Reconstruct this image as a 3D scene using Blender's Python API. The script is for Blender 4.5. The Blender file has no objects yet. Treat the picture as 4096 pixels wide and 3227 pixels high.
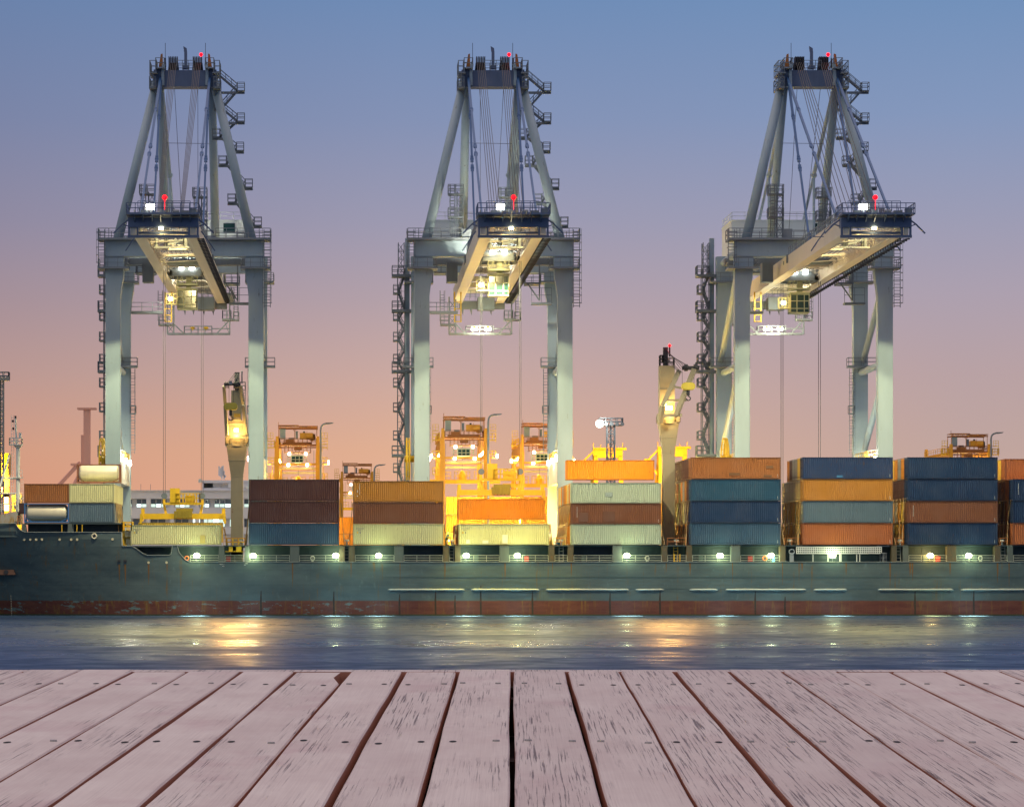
import bpy, bmesh, math, random
from mathutils import Vector, Matrix
R = math.radians
random.seed(7)
S = bpy.context.scene
COL = S.collection
F, VX, HY, CZ = 12432.0, 1375.0, 2300.0, 5.44     # lens in photo pixels, vanishing point, horizon, camera height

# ---------------- camera ----------------
cam = bpy.data.cameras.new('camera'); co = bpy.data.objects.new('camera', cam); COL.objects.link(co)
co.location = (0, 0, CZ); co.rotation_euler = (R(90), 0, 0)
cam.sensor_width = 36.0; cam.lens = F / 4096 * 36.0
cam.shift_x = (2048 - VX) / 4096.0; cam.shift_y = (HY - 1613.5) / 4096.0
cam.clip_start = 0.1; cam.clip_end = 20000
S.camera = co
# ---------------- world: dusk sky ----------------
S.view_settings.view_transform = 'Standard'; S.view_settings.look = 'None'; S.view_settings.gamma = 1.0
S.view_settings.exposure = 0.0
def lin(c):
    return tuple(((x/255.0)/12.92 if x/255.0 <= .04045 else ((x/255.0+.055)/1.055)**2.4) for x in c) + (1.0,)
W = bpy.data.worlds.new('World'); S.world = W; W.use_nodes = True
nt = W.node_tree; nt.nodes.clear(); N = nt.nodes.new; L = nt.links.new
tc = N('ShaderNodeTexCoord'); sep = N('ShaderNodeSeparateXYZ'); L(tc.outputs['Generated'], sep.inputs[0])
def ramp(stops):
    r = N('ShaderNodeValToRGB'); e = r.color_ramp.elements
    while len(e) > 1: e.remove(e[-1])
    e[0].position = stops[0][0]; e[0].color = lin(stops[0][1])
    for p, c in stops[1:]:
        x = e.new(p); x.color = lin(c)
    return r
zf = N('ShaderNodeMapRange'); zf.inputs[1].default_value = -0.01; zf.inputs[2].default_value = 0.39
L(sep.outputs[2], zf.inputs[0])
def pz(y): return ((2300-y)/F + .01)/.4
HI = [(pz(-700),(92,120,172)),(pz(-1500),(70,100,160)),(1,(62,92,152))]
RL = ramp([(0,(222,150,112)),(pz(2050),(216,150,120)),(pz(1800),(208,154,130)),(pz(1500),(183,149,144)),(pz(1200),(162,141,151)),(pz(900),(141,135,159)),(pz(500),(120,130,165)),(pz(0),(102,127,169))]+HI)
RM = ramp([(0,(238,172,128)),(pz(2050),(231,177,147)),(pz(1800),(223,174,146)),(pz(1500),(200,167,160)),(pz(1200),(176,158,168)),(pz(900),(154,151,175)),(pz(500),(129,143,179)),(pz(0),(106,136,180))]+HI)
RR = ramp([(0,(206,168,148)),(pz(2050),(202,168,154)),(pz(1800),(190,164,158)),(pz(1500),(182,160,164)),(pz(1200),(170,158,174)),(pz(900),(153,154,180)),(pz(500),(129,149,187)),(pz(0),(107,141,185))]+HI)
L(zf.outputs[0], RM.inputs[0])
L(zf.outputs[0], RL.inputs[0]); L(zf.outputs[0], RR.inputs[0])
ay = N('ShaderNodeMath'); ay.operation = 'MAXIMUM'; ay.inputs[1].default_value = .05; L(sep.outputs[1], ay.inputs[0])
ax = N('ShaderNodeMath'); ax.operation = 'DIVIDE'; L(sep.outputs[0], ax.inputs[0]); L(ay.outputs[0], ax.inputs[1])
am = N('ShaderNodeMapRange'); am.inputs[1].default_value = -.12; am.inputs[2].default_value = .20; L(ax.outputs[0], am.inputs[0])
a1 = N('ShaderNodeMapRange'); a1.inputs[2].default_value = .42; L(am.outputs[0], a1.inputs[0])
a2 = N('ShaderNodeMapRange'); a2.inputs[1].default_value = .42; L(am.outputs[0], a2.inputs[0])
m0_ = N('ShaderNodeMix'); m0_.data_type = 'RGBA'; L(a1.outputs[0], m0_.inputs[0]); L(RL.outputs[0], m0_.inputs[6]); L(RM.outputs[0], m0_.inputs[7])
mx = N('ShaderNodeMix'); mx.data_type = 'RGBA'; L(a2.outputs[0], mx.inputs[0]); L(m0_.outputs[2], mx.inputs[6]); L(RR.outputs[0], mx.inputs[7])
# the part of the sky away from the afterglow is a dim blue
zz = N('ShaderNodeMapRange'); zz.inputs[1].default_value = .50; zz.inputs[2].default_value = .85; L(sep.outputs[2], zz.inputs[0])
bk = N('ShaderNodeMapRange'); bk.inputs[1].default_value = .88; bk.inputs[2].default_value = .25; L(sep.outputs[1], bk.inputs[0])
m2 = N('ShaderNodeMix'); m2.data_type = 'RGBA'; L(bk.outputs[0], m2.inputs[0]); L(mx.outputs[2], m2.inputs[6]); m2.inputs[7].default_value = (.165, .235, .37, 1)
m3 = N('ShaderNodeMix'); m3.data_type = 'RGBA'; L(zz.outputs[0], m3.inputs[0]); L(m2.outputs[2], m3.inputs[6]); m3.inputs[7].default_value = (1.12, .90, .84, 1)
bg = N('ShaderNodeBackground'); L(m3.outputs[2], bg.inputs[0]); bg.inputs[1].default_value = 1.0
sky = N('ShaderNodeTexSky'); sky.sky_type = 'NISHITA'; sky.sun_disc = False; sky.sun_elevation = R(1.0); sky.sun_rotation = R(-150)
bg2 = N('ShaderNodeBackground'); L(sky.outputs[0], bg2.inputs[0]); bg2.inputs[1].default_value = .008
ad = N('ShaderNodeAddShader'); L(bg.outputs[0], ad.inputs[0]); L(bg2.outputs[0], ad.inputs[1])
wo = N('ShaderNodeOutputWorld'); L(ad.outputs[0], wo.inputs[0])
sl = bpy.data.lights.new('front_fill_sun', 'SUN'); sl.energy = .35; sl.angle = R(12); sl.color = (1, .90, .66)  # weak warm fill added from the camera's left, not the afterglow
so = bpy.data.objects.new('front_fill_sun', sl); COL.objects.link(so); so.rotation_euler = (R(68), 0, R(-58))

# ---------------- helpers ----------------
def P(px, py, Y): return Vector(((px-VX)/F*Y, Y, CZ+(HY-py)/F*Y))
def PX(px, Y): return (px-VX)/F*Y
def PZ(py, Y): return CZ+(HY-py)/F*Y
def wloc(o):
    v = Vector((0,0,0))
    while o is not None: v += o.location; o = o.parent
    return v
class MB:
    def __init__(s): s.v = []; s.f = []
    def add(s, vs, fs):
        n = len(s.v); s.v += [tuple(v) for v in vs]; s.f += [tuple(i+n for i in f) for f in fs]; return s
    def box(s, x0, x1, y0, y1, z0, z1):
        x0,x1 = min(x0,x1),max(x0,x1); y0,y1 = min(y0,y1),max(y0,y1); z0,z1 = min(z0,z1),max(z0,z1)
        return s.add([(x0,y0,z0),(x1,y0,z0),(x1,y1,z0),(x0,y1,z0),(x0,y0,z1),(x1,y0,z1),(x1,y1,z1),(x0,y1,z1)],
              [(3,2,1,0),(4,5,6,7),(0,1,5,4),(1,2,6,5),(2,3,7,6),(3,0,4,7)])
    def frame(s, p, q):
        d = (Vector(q)-Vector(p)); 
        if d.length < 1e-6: d = Vector((0,0,1e-3))
        d.normalize()
        u = d.cross(Vector((0,0,1)))
        if u.length < .05: u = Vector((1,0,0))
        u.normalize(); w = u.cross(d).normalized(); return d, u, w
    def beam(s, p, q, a, b=None):       # a across, b in height
        b = a if b is None else b
        p = Vector(p); q = Vector(q); d,u,w = s.frame(p,q); vs = []
        for c in (p,q):
            for (i,j) in ((-1,-1),(1,-1),(1,1),(-1,1)): vs.append(c+u*(i*a/2)+w*(j*b/2))
        return s.add(vs, [(3,2,1,0),(4,5,6,7),(0,1,5,4),(1,2,6,5),(2,3,7,6),(3,0,4,7)])
    def tube(s, p, q, r, r2=None, n=10):
        r2 = r if r2 is None else r2
        p = Vector(p); q = Vector(q); d,u,w = s.frame(p,q); vs = []
        for c,rr in ((p,r),(q,r2)):
            for i in range(n):
                t = 2*math.pi*i/n; vs.append(c+u*(rr*math.cos(t))+w*(rr*math.sin(t)))
        fs = [(i,(i+1)%n,n+(i+1)%n,n+i) for i in range(n)]+[tuple(range(n-1,-1,-1)),tuple(range(n,2*n))]
        return s.add(vs, fs)
    def path(s, pts, r, n=6):
        for a,b in zip(pts[:-1],pts[1:]): s.tube(a,b,r,None,n)
        return s
    def bars(s, pts, r):
        for a,b in zip(pts[:-1],pts[1:]): s.beam(a,b,2*r)
        return s
    def prism(s, pts, y0, y1):          # polygon in x,z
        n = len(pts); vs = [(x,y0,z) for x,z in pts]+[(x,y1,z) for x,z in pts]
        return s.add(vs, [tuple(range(n)),tuple(range(2*n-1,n-1,-1))]+[(i,n+i,n+(i+1)%n,(i+1)%n) for i in range(n)])
    def prismx(s, pts, x0, x1):         # polygon in y,z
        n = len(pts); vs = [(x0,y,z) for y,z in pts]+[(x1,y,z) for y,z in pts]
        return s.add(vs, [tuple(range(n)),tuple(range(2*n-1,n-1,-1))]+[(i,n+i,n+(i+1)%n,(i+1)%n) for i in range(n)])
    def ball(s, c, r, n=8, m=6, sz=1.0):
        c = Vector(c); vs = []; fs = []
        for j in range(m+1):
            t = math.pi*j/m
            for i in range(n):
                a = 2*math.pi*i/n; vs.append(c+Vector((r*math.sin(t)*math.cos(a), r*math.sin(t)*math.sin(a), sz*r*math.cos(t))))
        for j in range(m):
            for i in range(n): fs.append((j*n+i, (j+1)*n+i, (j+1)*n+(i+1)%n, j*n+(i+1)%n))
        return s.add(vs, fs)
    def torus(s, c, R_, r, axis='y', n=20, m=8):
        c = Vector(c); vs = []; fs = []
        for i in range(n):
            a = 2*math.pi*i/n
            for j in range(m):
                b = 2*math.pi*j/m; q = R_+r*math.cos(b)
                l = (q*math.cos(a), r*math.sin(b), q*math.sin(a)) if axis == 'y' else (r*math.sin(b), q*math.cos(a), q*math.sin(a))
                vs.append(c+Vector(l))
        for i in range(n):
            for j in range(m): fs.append((i*m+j, ((i+1)%n)*m+j, ((i+1)%n)*m+(j+1)%m, i*m+(j+1)%m))
        return s.add(vs, fs)
    def rail(s, pts, h=1.1, sp=1.8, r=.035, bars=2):
        pts = [Vector(p) for p in pts]
        for k in range(1, bars+1):
            dz = Vector((0,0,h*k/bars))
            for a,b in zip(pts[:-1],pts[1:]): s.beam(a+dz, b+dz, 2*r)
        for a,b in zip(pts[:-1],pts[1:]):
            n = max(1, round((b-a).length/sp))
            for i in range(n+1):
                c = a.lerp(b, i/n); s.beam(c, c+Vector((0,0,h)), 2*r)
        return s
    def railbox(s, x0, x1, y0, y1, z, **k):
        return s.rail([(x0,y0,z),(x1,y0,z),(x1,y1,z),(x0,y1,z),(x0,y0,z)], **k)
    def ladder(s, x, y, z0, z1, w=.5, r=.035, axis='x', cage=False):
        d = Vector((w/2,0,0)) if axis == 'x' else Vector((0,w/2,0))
        a = Vector((x,y,z0)); b = Vector((x,y,z1))
        s.beam(a-d,b-d,2*r); s.beam(a+d,b+d,2*r)
        n = int((z1-z0)/.45)
        for i in range(n): 
            c = Vector((x,y,z0+.45*(i+.5))); s.beam(c-d,c+d,r*1.6)
        if cage:
            for i in range(int((z1-z0)/1.1)):
                z = z0+1.1*i+.6
                s.bars([(x-w*.7,y,z),(x-w*.7,y-w*1.3,z),(x+w*.7,y-w*1.3,z),(x+w*.7,y,z)], r*.8)
            s.beam((x-w*.7,y-w*1.3,z0+.6),(x-w*.7,y-w*1.3,z1),r); s.beam((x+w*.7,y-w*1.3,z0+.6),(x+w*.7,y-w*1.3,z1),r)
        return s
    def stair(s, p, q, w=.8, rh=1.0, r=.04):
        p = Vector(p); q = Vector(q); y = Vector((0,w/2,0)); u = Vector((0,0,rh))
        for k in (-1,1):
            s.beam(p+y*k,q+y*k,.06,.28); s.beam(p+y*k+u,q+y*k+u,2*r); s.beam(p+y*k+u*.5,q+y*k+u*.5,1.4*r)
            for i in range(4):
                c = p.lerp(q,i/3)+y*k; s.beam(c,c+u,1.6*r)
        n = max(3,int(abs(q.z-p.z)/.28))
        for i in range(n):
            c = p.lerp(q,(i+.5)/n); s.box(c.x-.13,c.x+.13,c.y-w/2,c.y+w/2,c.z-.03,c.z+.03)
        return s
    def lattice(s, x0, x1, y0, y1, z0, z1, step=1.5, r=.05, faces='xy'):
        cs = [(x0,y0),(x1,y0),(x1,y1),(x0,y1)]
        for c in cs: s.beam((*c,z0),(*c,z1),2.4*r)
        n = max(1,round((z1-z0)/step)); h = (z1-z0)/n
        for i in range(n):
            a = z0+i*h; b = a+h
            for k in range(4):
                c,d = cs[k],cs[(k+1)%4]
                s.beam((*c,a),(*d,a),1.6*r)
                if i%2: s.beam((*c,a),(*d,b),1.4*r)
                else: s.beam((*d,a),(*c,b),1.4*r)
        return s
    def build(s, name, mat, parent=None, origin=None, smooth=False):
        me = bpy.data.meshes.new(name)
        o = Vector(origin) if origin is not None else (wloc(parent) if parent else Vector((0,0,0)))
        me.from_pydata([(v[0]-o.x, v[1]-o.y, v[2]-o.z) for v in s.v], [], s.f); me.update()
        if smooth:
            for p in me.polygons: p.use_smooth = True
        ob = bpy.data.objects.new(name, me); COL.objects.link(ob)
        if mat: me.materials.append(mat)
        if parent: ob.parent = parent
        if origin is not None: ob.location = o - (wloc(parent) if parent else Vector((0,0,0)))
        return ob
def tag(o, label=None, cat=None, group=None, kind=None):
    if label: o['label'] = label
    if cat: o['category'] = cat
    if group: o['group'] = group
    if kind: o['kind'] = kind
    return o
def thing(name, loc, label, cat, group=None):
    o = bpy.data.objects.new(name, None); COL.objects.link(o); o.location = loc; o.empty_display_size = .3
    return tag(o, label, cat, group)
def copy_tree(o, parent=None):
    c = o.copy(); COL.objects.link(c); c.parent = parent
    for ch in list(o.children): copy_tree(ch, c)
    return c
def lamp(kind, name, loc, parent, energy, color, size=.3, aim=None, spot=None, blend=.2):
    l = bpy.data.lights.new(name, kind); l.energy = energy; l.color = color
    if kind in ('POINT','SPOT'): l.shadow_soft_size = size
    if spot: l.spot_size = R(spot); l.spot_blend = blend
    o = bpy.data.objects.new(name, l); COL.objects.link(o)
    if parent: o.parent = parent; o.location = Vector(loc)-wloc(parent)
    else: o.location = loc
    if aim is not None: o.rotation_euler = (Vector(aim)-Vector(loc)).to_track_quat('-Z','Y').to_euler()
    return o

# ---------------- materials ----------------
MATS = {}
def nmat(name):
    m = bpy.data.materials.new(name); m.use_nodes = True; t = m.node_tree; b = t.nodes['Principled BSDF']; return m, t, b
def paint(name, col, rough=.55, var=.25, rust=0.0, scale=.35, metal=0.0, rustcol=(.16,.05,.015), streak=True):
    if name in MATS: return MATS[name]
    m, t, b = nmat(name); N = t.nodes.new; L = t.links.new
    g = N('ShaderNodeNewGeometry'); mp = N('ShaderNodeMapping'); L(g.outputs['Position'], mp.inputs[0])
    mp.inputs['Scale'].default_value = (1,1,.22 if streak else 1)
    n1 = N('ShaderNodeTexNoise'); n1.inputs['Scale'].default_value = scale*4; n1.inputs['Detail'].default_value = 6; n1.inputs['Roughness'].default_value = .65
    L(mp.outputs[0], n1.inputs['Vector'])
    hs = N('ShaderNodeMix'); hs.data_type = 'RGBA'
    c = Vector(col[:3]); hs.inputs[6].default_value = (*(c*(1-var)),1); hs.inputs[7].default_value = (*(min(1,x*(1+var*.8)) for x in c),1)
    L(n1.outputs[0], hs.inputs[0]); out = hs.outputs[2]
    if rust > 0:
        n2 = N('ShaderNodeTexNoise'); n2.inputs['Scale'].default_value = scale*9; n2.inputs['Detail'].default_value = 8; n2.inputs['Roughness'].default_value = .75
        L(mp.outputs[0], n2.inputs['Vector'])
        mr = N('ShaderNodeMapRange'); mr.inputs[1].default_value = .66-rust*.2; mr.inputs[2].default_value = .74-rust*.15; L(n2.outputs[0], mr.inputs[0])
        mm = N('ShaderNodeMix'); mm.data_type = 'RGBA'; L(mr.outputs[0], mm.inputs[0]); L(out, mm.inputs[6]); mm.inputs[7].default_value = (*rustcol,1); out = mm.outputs[2]
    if name.startswith('container'):
        oi = N('ShaderNodeObjectInfo'); vm = N('ShaderNodeVectorMath'); vm.operation = 'ADD'; L(g.outputs['Position'], vm.inputs[0]); cb = N('ShaderNodeCombineXYZ'); k = N('ShaderNodeMath'); k.operation = 'MULTIPLY'; k.inputs[1].default_value = 97; L(oi.outputs['Random'], k.inputs[0]); L(k.outputs[0], cb.inputs[0]); L(k.outputs[0], cb.inputs[2]); L(cb.outputs[0], vm.inputs[1])
        n3 = N('ShaderNodeTexNoise'); n3.inputs['Scale'].default_value = .45; n3.inputs['Detail'].default_value = 4; L(vm.outputs[0], n3.inputs['Vector'])
        r3 = N('ShaderNodeMapRange'); r3.inputs[1].default_value = .40; r3.inputs[2].default_value = .68; r3.inputs[3].default_value = 0; r3.inputs[4].default_value = .42; L(n3.outputs[0], r3.inputs[0])
        m3_ = N('ShaderNodeMix'); m3_.data_type = 'RGBA'; L(r3.outputs[0], m3_.inputs[0]); L(out, m3_.inputs[6]); m3_.inputs[7].default_value = (*(min(1,x*.9+.04) for x in c),1); out = m3_.outputs[2]
        v = N('ShaderNodeTexVoronoi'); v.inputs['Scale'].default_value = 1.7; v.inputs['Randomness'].default_value = 1; L(vm.outputs[0], v.inputs['Vector'])
        rv = N('ShaderNodeMapRange'); rv.inputs[1].default_value = .10; rv.inputs[2].default_value = .05; L(v.outputs['Distance'], rv.inputs[0])
        n4 = N('ShaderNodeTexNoise'); n4.inputs['Scale'].default_value = .8; L(vm.outputs[0], n4.inputs['Vector']); r4 = N('ShaderNodeMapRange'); r4.inputs[1].default_value = .52; r4.inputs[2].default_value = .60; L(n4.outputs[0], r4.inputs[0])
        mu = N('ShaderNodeMath'); mu.operation = 'MULTIPLY'; L(rv.outputs[0], mu.inputs[0]); L(r4.outputs[0], mu.inputs[1])
        m4_ = N('ShaderNodeMix'); m4_.data_type = 'RGBA'; L(mu.outputs[0], m4_.inputs[0]); L(out, m4_.inputs[6]); m4_.inputs[7].default_value = (.07,.035,.02,1); out = m4_.outputs[2]
        bp = N('ShaderNodeBump'); bp.inputs['Strength'].default_value = .35; bp.inputs['Distance'].default_value = .08; L(n3.outputs[0], bp.inputs['Height']); L(bp.outputs[0], b.inputs['Normal'])
    L(out, b.inputs['Base Color']); b.inputs['Roughness'].default_value = rough; b.inputs['Metallic'].default_value = metal
    MATS[name] = m; return m
def emit(name, col, st):
    m, t, b = nmat(name); b.inputs['Base Color'].default_value = (*col,1)
    b.inputs['Emission Color'].default_value = (*col,1); b.inputs['Emission Strength'].default_value = st; return m
def glassm(name, col=(.05,.12,.12)):
    m, t, b = nmat(name); b.inputs['Base Color'].default_value = (*col,1); b.inputs['Roughness'].default_value = .12; return m
GREY = paint('crane_grey_paint', (.34,.43,.49), .5, .18, .22, .14, rustcol=(.13,.12,.10))
GREYD = paint('crane_steel_dark', (.16,.19,.22), .55, .2)
GREYM = paint('walkway_galvanised', (.20,.23,.26), .55, .2)
BLUE = paint('forestay_blue_paint', (.05,.13,.30), .45, .2)
BLUED = paint('apex_blue_paint', (.10,.14,.24), .5, .2)
CREAM = paint('boom_cream_paint', (.66,.60,.50), .5, .10, .0, .12)
HOUSE = paint('house_panel_white', (.62,.68,.68), .5, .06)
BLACK = paint('black_steel', (.02,.022,.03), .6, .3)
YEL = paint('yellow_paint', (.72,.45,.02), .5, .2, .1)
ORG = paint('orange_rtg_paint', (.66,.31,.018), .5, .15, .1)
ORGD = paint('brown_orange_steel', (.34,.13,.03), .6, .3)
WHITE = paint('white_ship_paint', (.62,.66,.62), .5, .12, .15)
ROPE = paint('steel_rope', (.05,.05,.06), .5, .1)
TEALG = glassm('tinted_glass', (.012,.045,.045))
CABG = paint('cab_cream_green', (.46,.47,.30), .5, .1)
L_WHITE = emit('lamp_white_lens', (1,.97,.82), 25)
L_WARM = emit('lamp_warm_lens', (1,.80,.38), 40)
L_ORANGE = emit('lamp_orange_lens', (1,.50,.10), 30)
L_GREEN = emit('lamp_greenish_lens', (.90,1,.55), 25)
L_RED = emit('beacon_red_lens', (1,.0,.004), 5)
# ---------------- setting: water, quay ----------------
def water_mat():
    m, t, b = nmat('harbour_water'); N = t.nodes.new; L = t.links.new
    b.inputs['Base Color'].default_value = (.016,.040,.085,1); b.inputs['Roughness'].default_value = .30; b.inputs['IOR'].default_value = 1.33
    g = N('ShaderNodeNewGeometry'); mp = N('ShaderNodeMapping'); mp.inputs['Scale'].default_value = (.30,.20,1); L(g.outputs['Position'], mp.inputs[0])
    n = N('ShaderNodeTexNoise'); n.inputs['Scale'].default_value = .9; n.inputs['Detail'].default_value = 9; n.inputs['Roughness'].default_value = .62; L(mp.outputs[0], n.inputs['Vector'])
    mp2 = N('ShaderNodeMapping'); mp2.inputs['Scale'].default_value = (.0025,.034,1); L(g.outputs['Position'], mp2.inputs[0])
    n2 = N('ShaderNodeTexNoise'); n2.inputs['Scale'].default_value = 1.0; n2.inputs['Detail'].default_value = 3; L(mp2.outputs[0], n2.inputs['Vector'])
    rr = N('ShaderNodeMapRange'); rr.inputs[1].default_value = .38; rr.inputs[2].default_value = .62; rr.inputs[3].default_value = .24; rr.inputs[4].default_value = .46
    L(n2.outputs[0], rr.inputs[0]); s1 = N('ShaderNodeMath'); s1.operation = 'MULTIPLY_ADD'; L(n.outputs[0], s1.inputs[0]); s1.inputs[1].default_value = .9; L(rr.outputs[0], s1.inputs[2]); s2 = N('ShaderNodeMath'); s2.operation = 'SUBTRACT'; s2.inputs[1].default_value = .43; L(s1.outputs[0], s2.inputs[0]); L(s2.outputs[0], b.inputs['Roughness'])
    b.inputs['Specular Tint'].default_value = (.34,.52,1,1)  # blue of the higher sky put into the reflections by tint
    bp = N('ShaderNodeBump'); bp.inputs['Strength'].default_value = .10; bp.inputs['Distance'].default_value = .35
    L(n.outputs[0], bp.inputs['Height']); L(bp.outputs[0], b.inputs['Normal']); return m
w = MB(); w.add([(-3000,-300,0),(3000,-300,0),(3000,6000,0),(-3000,6000,0)],[(0,1,2,3)])
# the water lies level but for the slight trim between it and the moored ship
o = w.build('water', water_mat()); o.rotation_euler = (0, R(.0), 0); tag(o, kind='structure')
CONC = paint('quay_concrete', (.30,.29,.27), .8, .2, 0, .1, streak=False)
q = MB().box(-400,500,450.5,1500,-6,3.5); tag(q.build('quay', CONC), kind='structure')
q = MB().box(-400,500,451.0,451.7,3.5,3.8); tag(q.build('quay_kerb', CONC), kind='structure')
# ---------------- ship-to-shore crane (local x across, y away from the camera, z up from the water) ----------------
def make_crane():
    T = thing('quay_crane', (0,0,0), None, None)
    for s in (-1,1):
        for (y0,y1,zt) in ((-.9,.9,52.0),(20.8,22.6,51.7)):
            m = MB(); m.prism([(s*11.55,5.0),(s*11.55,zt),(s*8.85,zt),(s*8.85,50.5),(s*8.95,48.9),(s*9.2,47.6),(s*9.4,45.8),(s*9.4,5.0)], y0, y1)
            for z in (15,26,33,40): m.box(s*9.385,s*11.565,y0-.015,y1+.015,z,z+.03)
            m.box(s*9.35,s*9.4,y0-.08,y0+.02,5,46.0) 
            m.build('leg', GREY, T)
            m = MB(); m.box(s*8.2,s*12.6,(y0+y1)/2-1.9,(y0+y1)/2+1.9,50.12,50.4); pf = m.build('leg_platform', GREYM, T)
            m = MB(); m.railbox(s*8.25,s*12.55,(y0+y1)/2-1.85,(y0+y1)/2+1.85,50.4,h=1.25,sp=1.5); m.build('railing', GREYM, pf)
        m = MB(); m.box(s*9.5,s*11.45,.91,20.79,19.0,22.8); m.build('side_sill_beam', WHITE, T)
        m = MB(); m.rail([(s*9.55,1,22.8),(s*9.55,20.7,22.8)],h=1.1,sp=1.6,r=.04); m.build('sill_railing', YEL, T)
        for y in (1.5,10.5,19.5):
            m = MB(); m.box(s*9.15,s*9.5,y-.35,y+.35,22.2,22.9); fl = m.build('sill_floodlight', L_WHITE, T)
        m = MB(); m.box(s*9.6,s*11.4,-3,2.6,3.6,5.0)
        for y in (-2.2,-.8,.8,2.0): m.tube((s*10.2,y,3.95),(s*10.9,y,3.95),.42)
        m.box(s*9.6,s*11.4,18.5,24.5,3.6,5.0)
        for y in (19.2,20.6,22.4,23.8): m.tube((s*10.2,y,3.95),(s*10.9,y,3.95),.42)
        m.build('bogie', GREYD, T)
        m = MB(); m.tube((s*10.5,1,53.1),(s*10.5,21,53.2),.55,n=14); m.build('tie_tube', GREY, T, smooth=False)
        m = MB(); m.tube((s*10.9,.9,50.0),(s*10.9,20.8,38.3),.47,n=12); m.build('brace_tube', GREY, T)
        m = MB(); m.tube((s*10.5,.9,36.5),(s*10.5,20.8,36.4),.5,n=12); m.build('brace_tube', GREY, T)
        m = MB(); m.tube((s*10.8,.9,35.4),(s*10.8,20.8,23.8),.47,n=12); m.build('brace_tube', GREY, T)
        # side platforms at the brace nodes
        m = MB(); m.box(s*8.2,s*12.8,18.6,20.5,37.1,37.4); m.railbox(s*8.25,s*12.75,18.65,20.45,37.4,h=1.2); m.build('node_platform', GREYM, T)
        m = MB(); m.ladder(s*9.0,20.6,24,37,w=.6,cage=True); m.box(s*8.5,s*9.38,19.6,20.7,30.0,30.2); m.railbox(s*8.5,s*9.38,19.6,20.7,30.2); m.build('leg_ladder', GREYM, T)
        # corner cages above the portal beam
        m = MB(); m.ladder(s*12.1,-1.2,44.5 if s>0 else 50.4,55.9,w=.9,r=.05,cage=True); m.build('corner_ladder', GREYM, T)
        # big A-frame tubes
        m = MB(); m.tube((s*9.85,0,54.3),(s*4.15,2,78.2),.72,.66,n=18); m.build('apex_leg', GREY, T, smooth=True)
        m = MB(); m.tube((s*3.75,19.5,54.0),(s*3.85,2.6,77.8),.66,.6,n=18); m.build('apex_back_leg', GREY, T, smooth=True)
        m = MB(); m.tube((s*3.5,3,77),(s*3.45,22,66.8),.30,n=10); m.tube((s*3.45,22,66.8),(s*3.5,50,52.2),.22,n=8); m.tube((s*3.45,22,66.8),(s*3.45,22,52.2),.2,n=8); m.ball((s*3.45,22,66.8),.5); m.build('backstay', GREY, T)
        # blue forestays in three pinned links each
        for (x,y1,z1) in ((3.62,-45,52.4),(3.52,-20,52.2)):
            a = Vector((s*x,1,78.4)); b = Vector((s*x,y1,z1)); m = MB()
            for (t0,t1,w_) in ((0,.24,.34),(.25,.50,.30),(.52,.56,.12),(.57,.98,.26)): m.beam(a.lerp(b,t0),a.lerp(b,t1),w_,.34)
            for t in (.245,.51,.565): c = a.lerp(b,t); m.beam(c+(a-b).normalized()*.6,c-(a-b).normalized()*.6,.44,.24); m.tube(c-Vector((.26,0,0)),c+Vector((.26,0,0)),.17)
            m.beam((b.x,b.y,51.6),(b.x,b.y+.1,53.2),.25,1.2)
            m.build('forestay', BLUE, T)
        # boom girders
        m = MB(); m.box(s*3.0,s*4.12,-51,-3.3,49.6,51.9)
        for y in range(-48,-4,4): m.box(s*4.12,s*4.13,y,y+.05,49.6,51.9)
        bg_ = m.build('boom_girder', CREAM, T)
        m = MB(); m.box(s*2.68,s*3.0,-51,-3.3,49.55,49.72); m.build('trolley_rail', CREAM, bg_)
        m = MB(); m.rail([(s*4.05,-50,51.9),(s*4.05,-3.5,51.9)],h=1.1,sp=2.0,r=.04)
        for y in range(-46,-4,5): m.prismx([(y,51.9),(y+.7,51.9),(y+.2,53.6)],s*3.3,s*3.4)
        m.build('boom_railing', GREYM, bg_)
        m = MB(); m.box(s*3.0,s*4.1,-2.9,51,49.62,51.98)
        for y in range(1,50,4): m.box(s*4.1,s*4.11,y,y+.05,49.62,51.98)
        bg_ = m.build('back_girder', CREAM, T)
        m = MB(); m.box(s*2.68,s*3.0,-2.9,51,49.56,49.73); m.build('trolley_rail', CREAM, bg_)
        m = MB(); m.beam((s*3.6,-3.4,51.4),(s*3.6,-2.8,51.4),1.5,1.2); m.tube((s*2.9,-3.1,51.4),(s*4.3,-3.1,51.4),.45); m.build('boom_hinge', GREYD, T)
        # apex: sheave clusters, end platforms, whips
        m = MB()
        for i in range(6):
            x = s*1.78-.6+i*.24; m.tube((x-.05,1.8,80.3),(x+.05,1.8,80.3),.75,n=12); m.box(x-.06,x+.06,1.0,2.6,80.2,81.5)
        m.prism([(s*1.78-.85,79.4),(s*1.78-.7,80.8),(s*1.78+.7,80.8),(s*1.78+.85,79.4)],2.4,2.6)
        m.build('rope_sheaves', BLACK, T)
        m = MB(); m.box(s*4.1,s*4.6,.6,3.4,76.9,79.5); m.build('apex_end_block', BLUED, T)
        m = MB(); m.prism([(s*3.45,77.2),(s*3.0,77.2),(s*3.05,79.0),(s*2.85,80.3),(s*3.35,80.3),(s*3.45,79.2)],.35,.75); m.build('apex_gusset', GREY, T)
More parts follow.
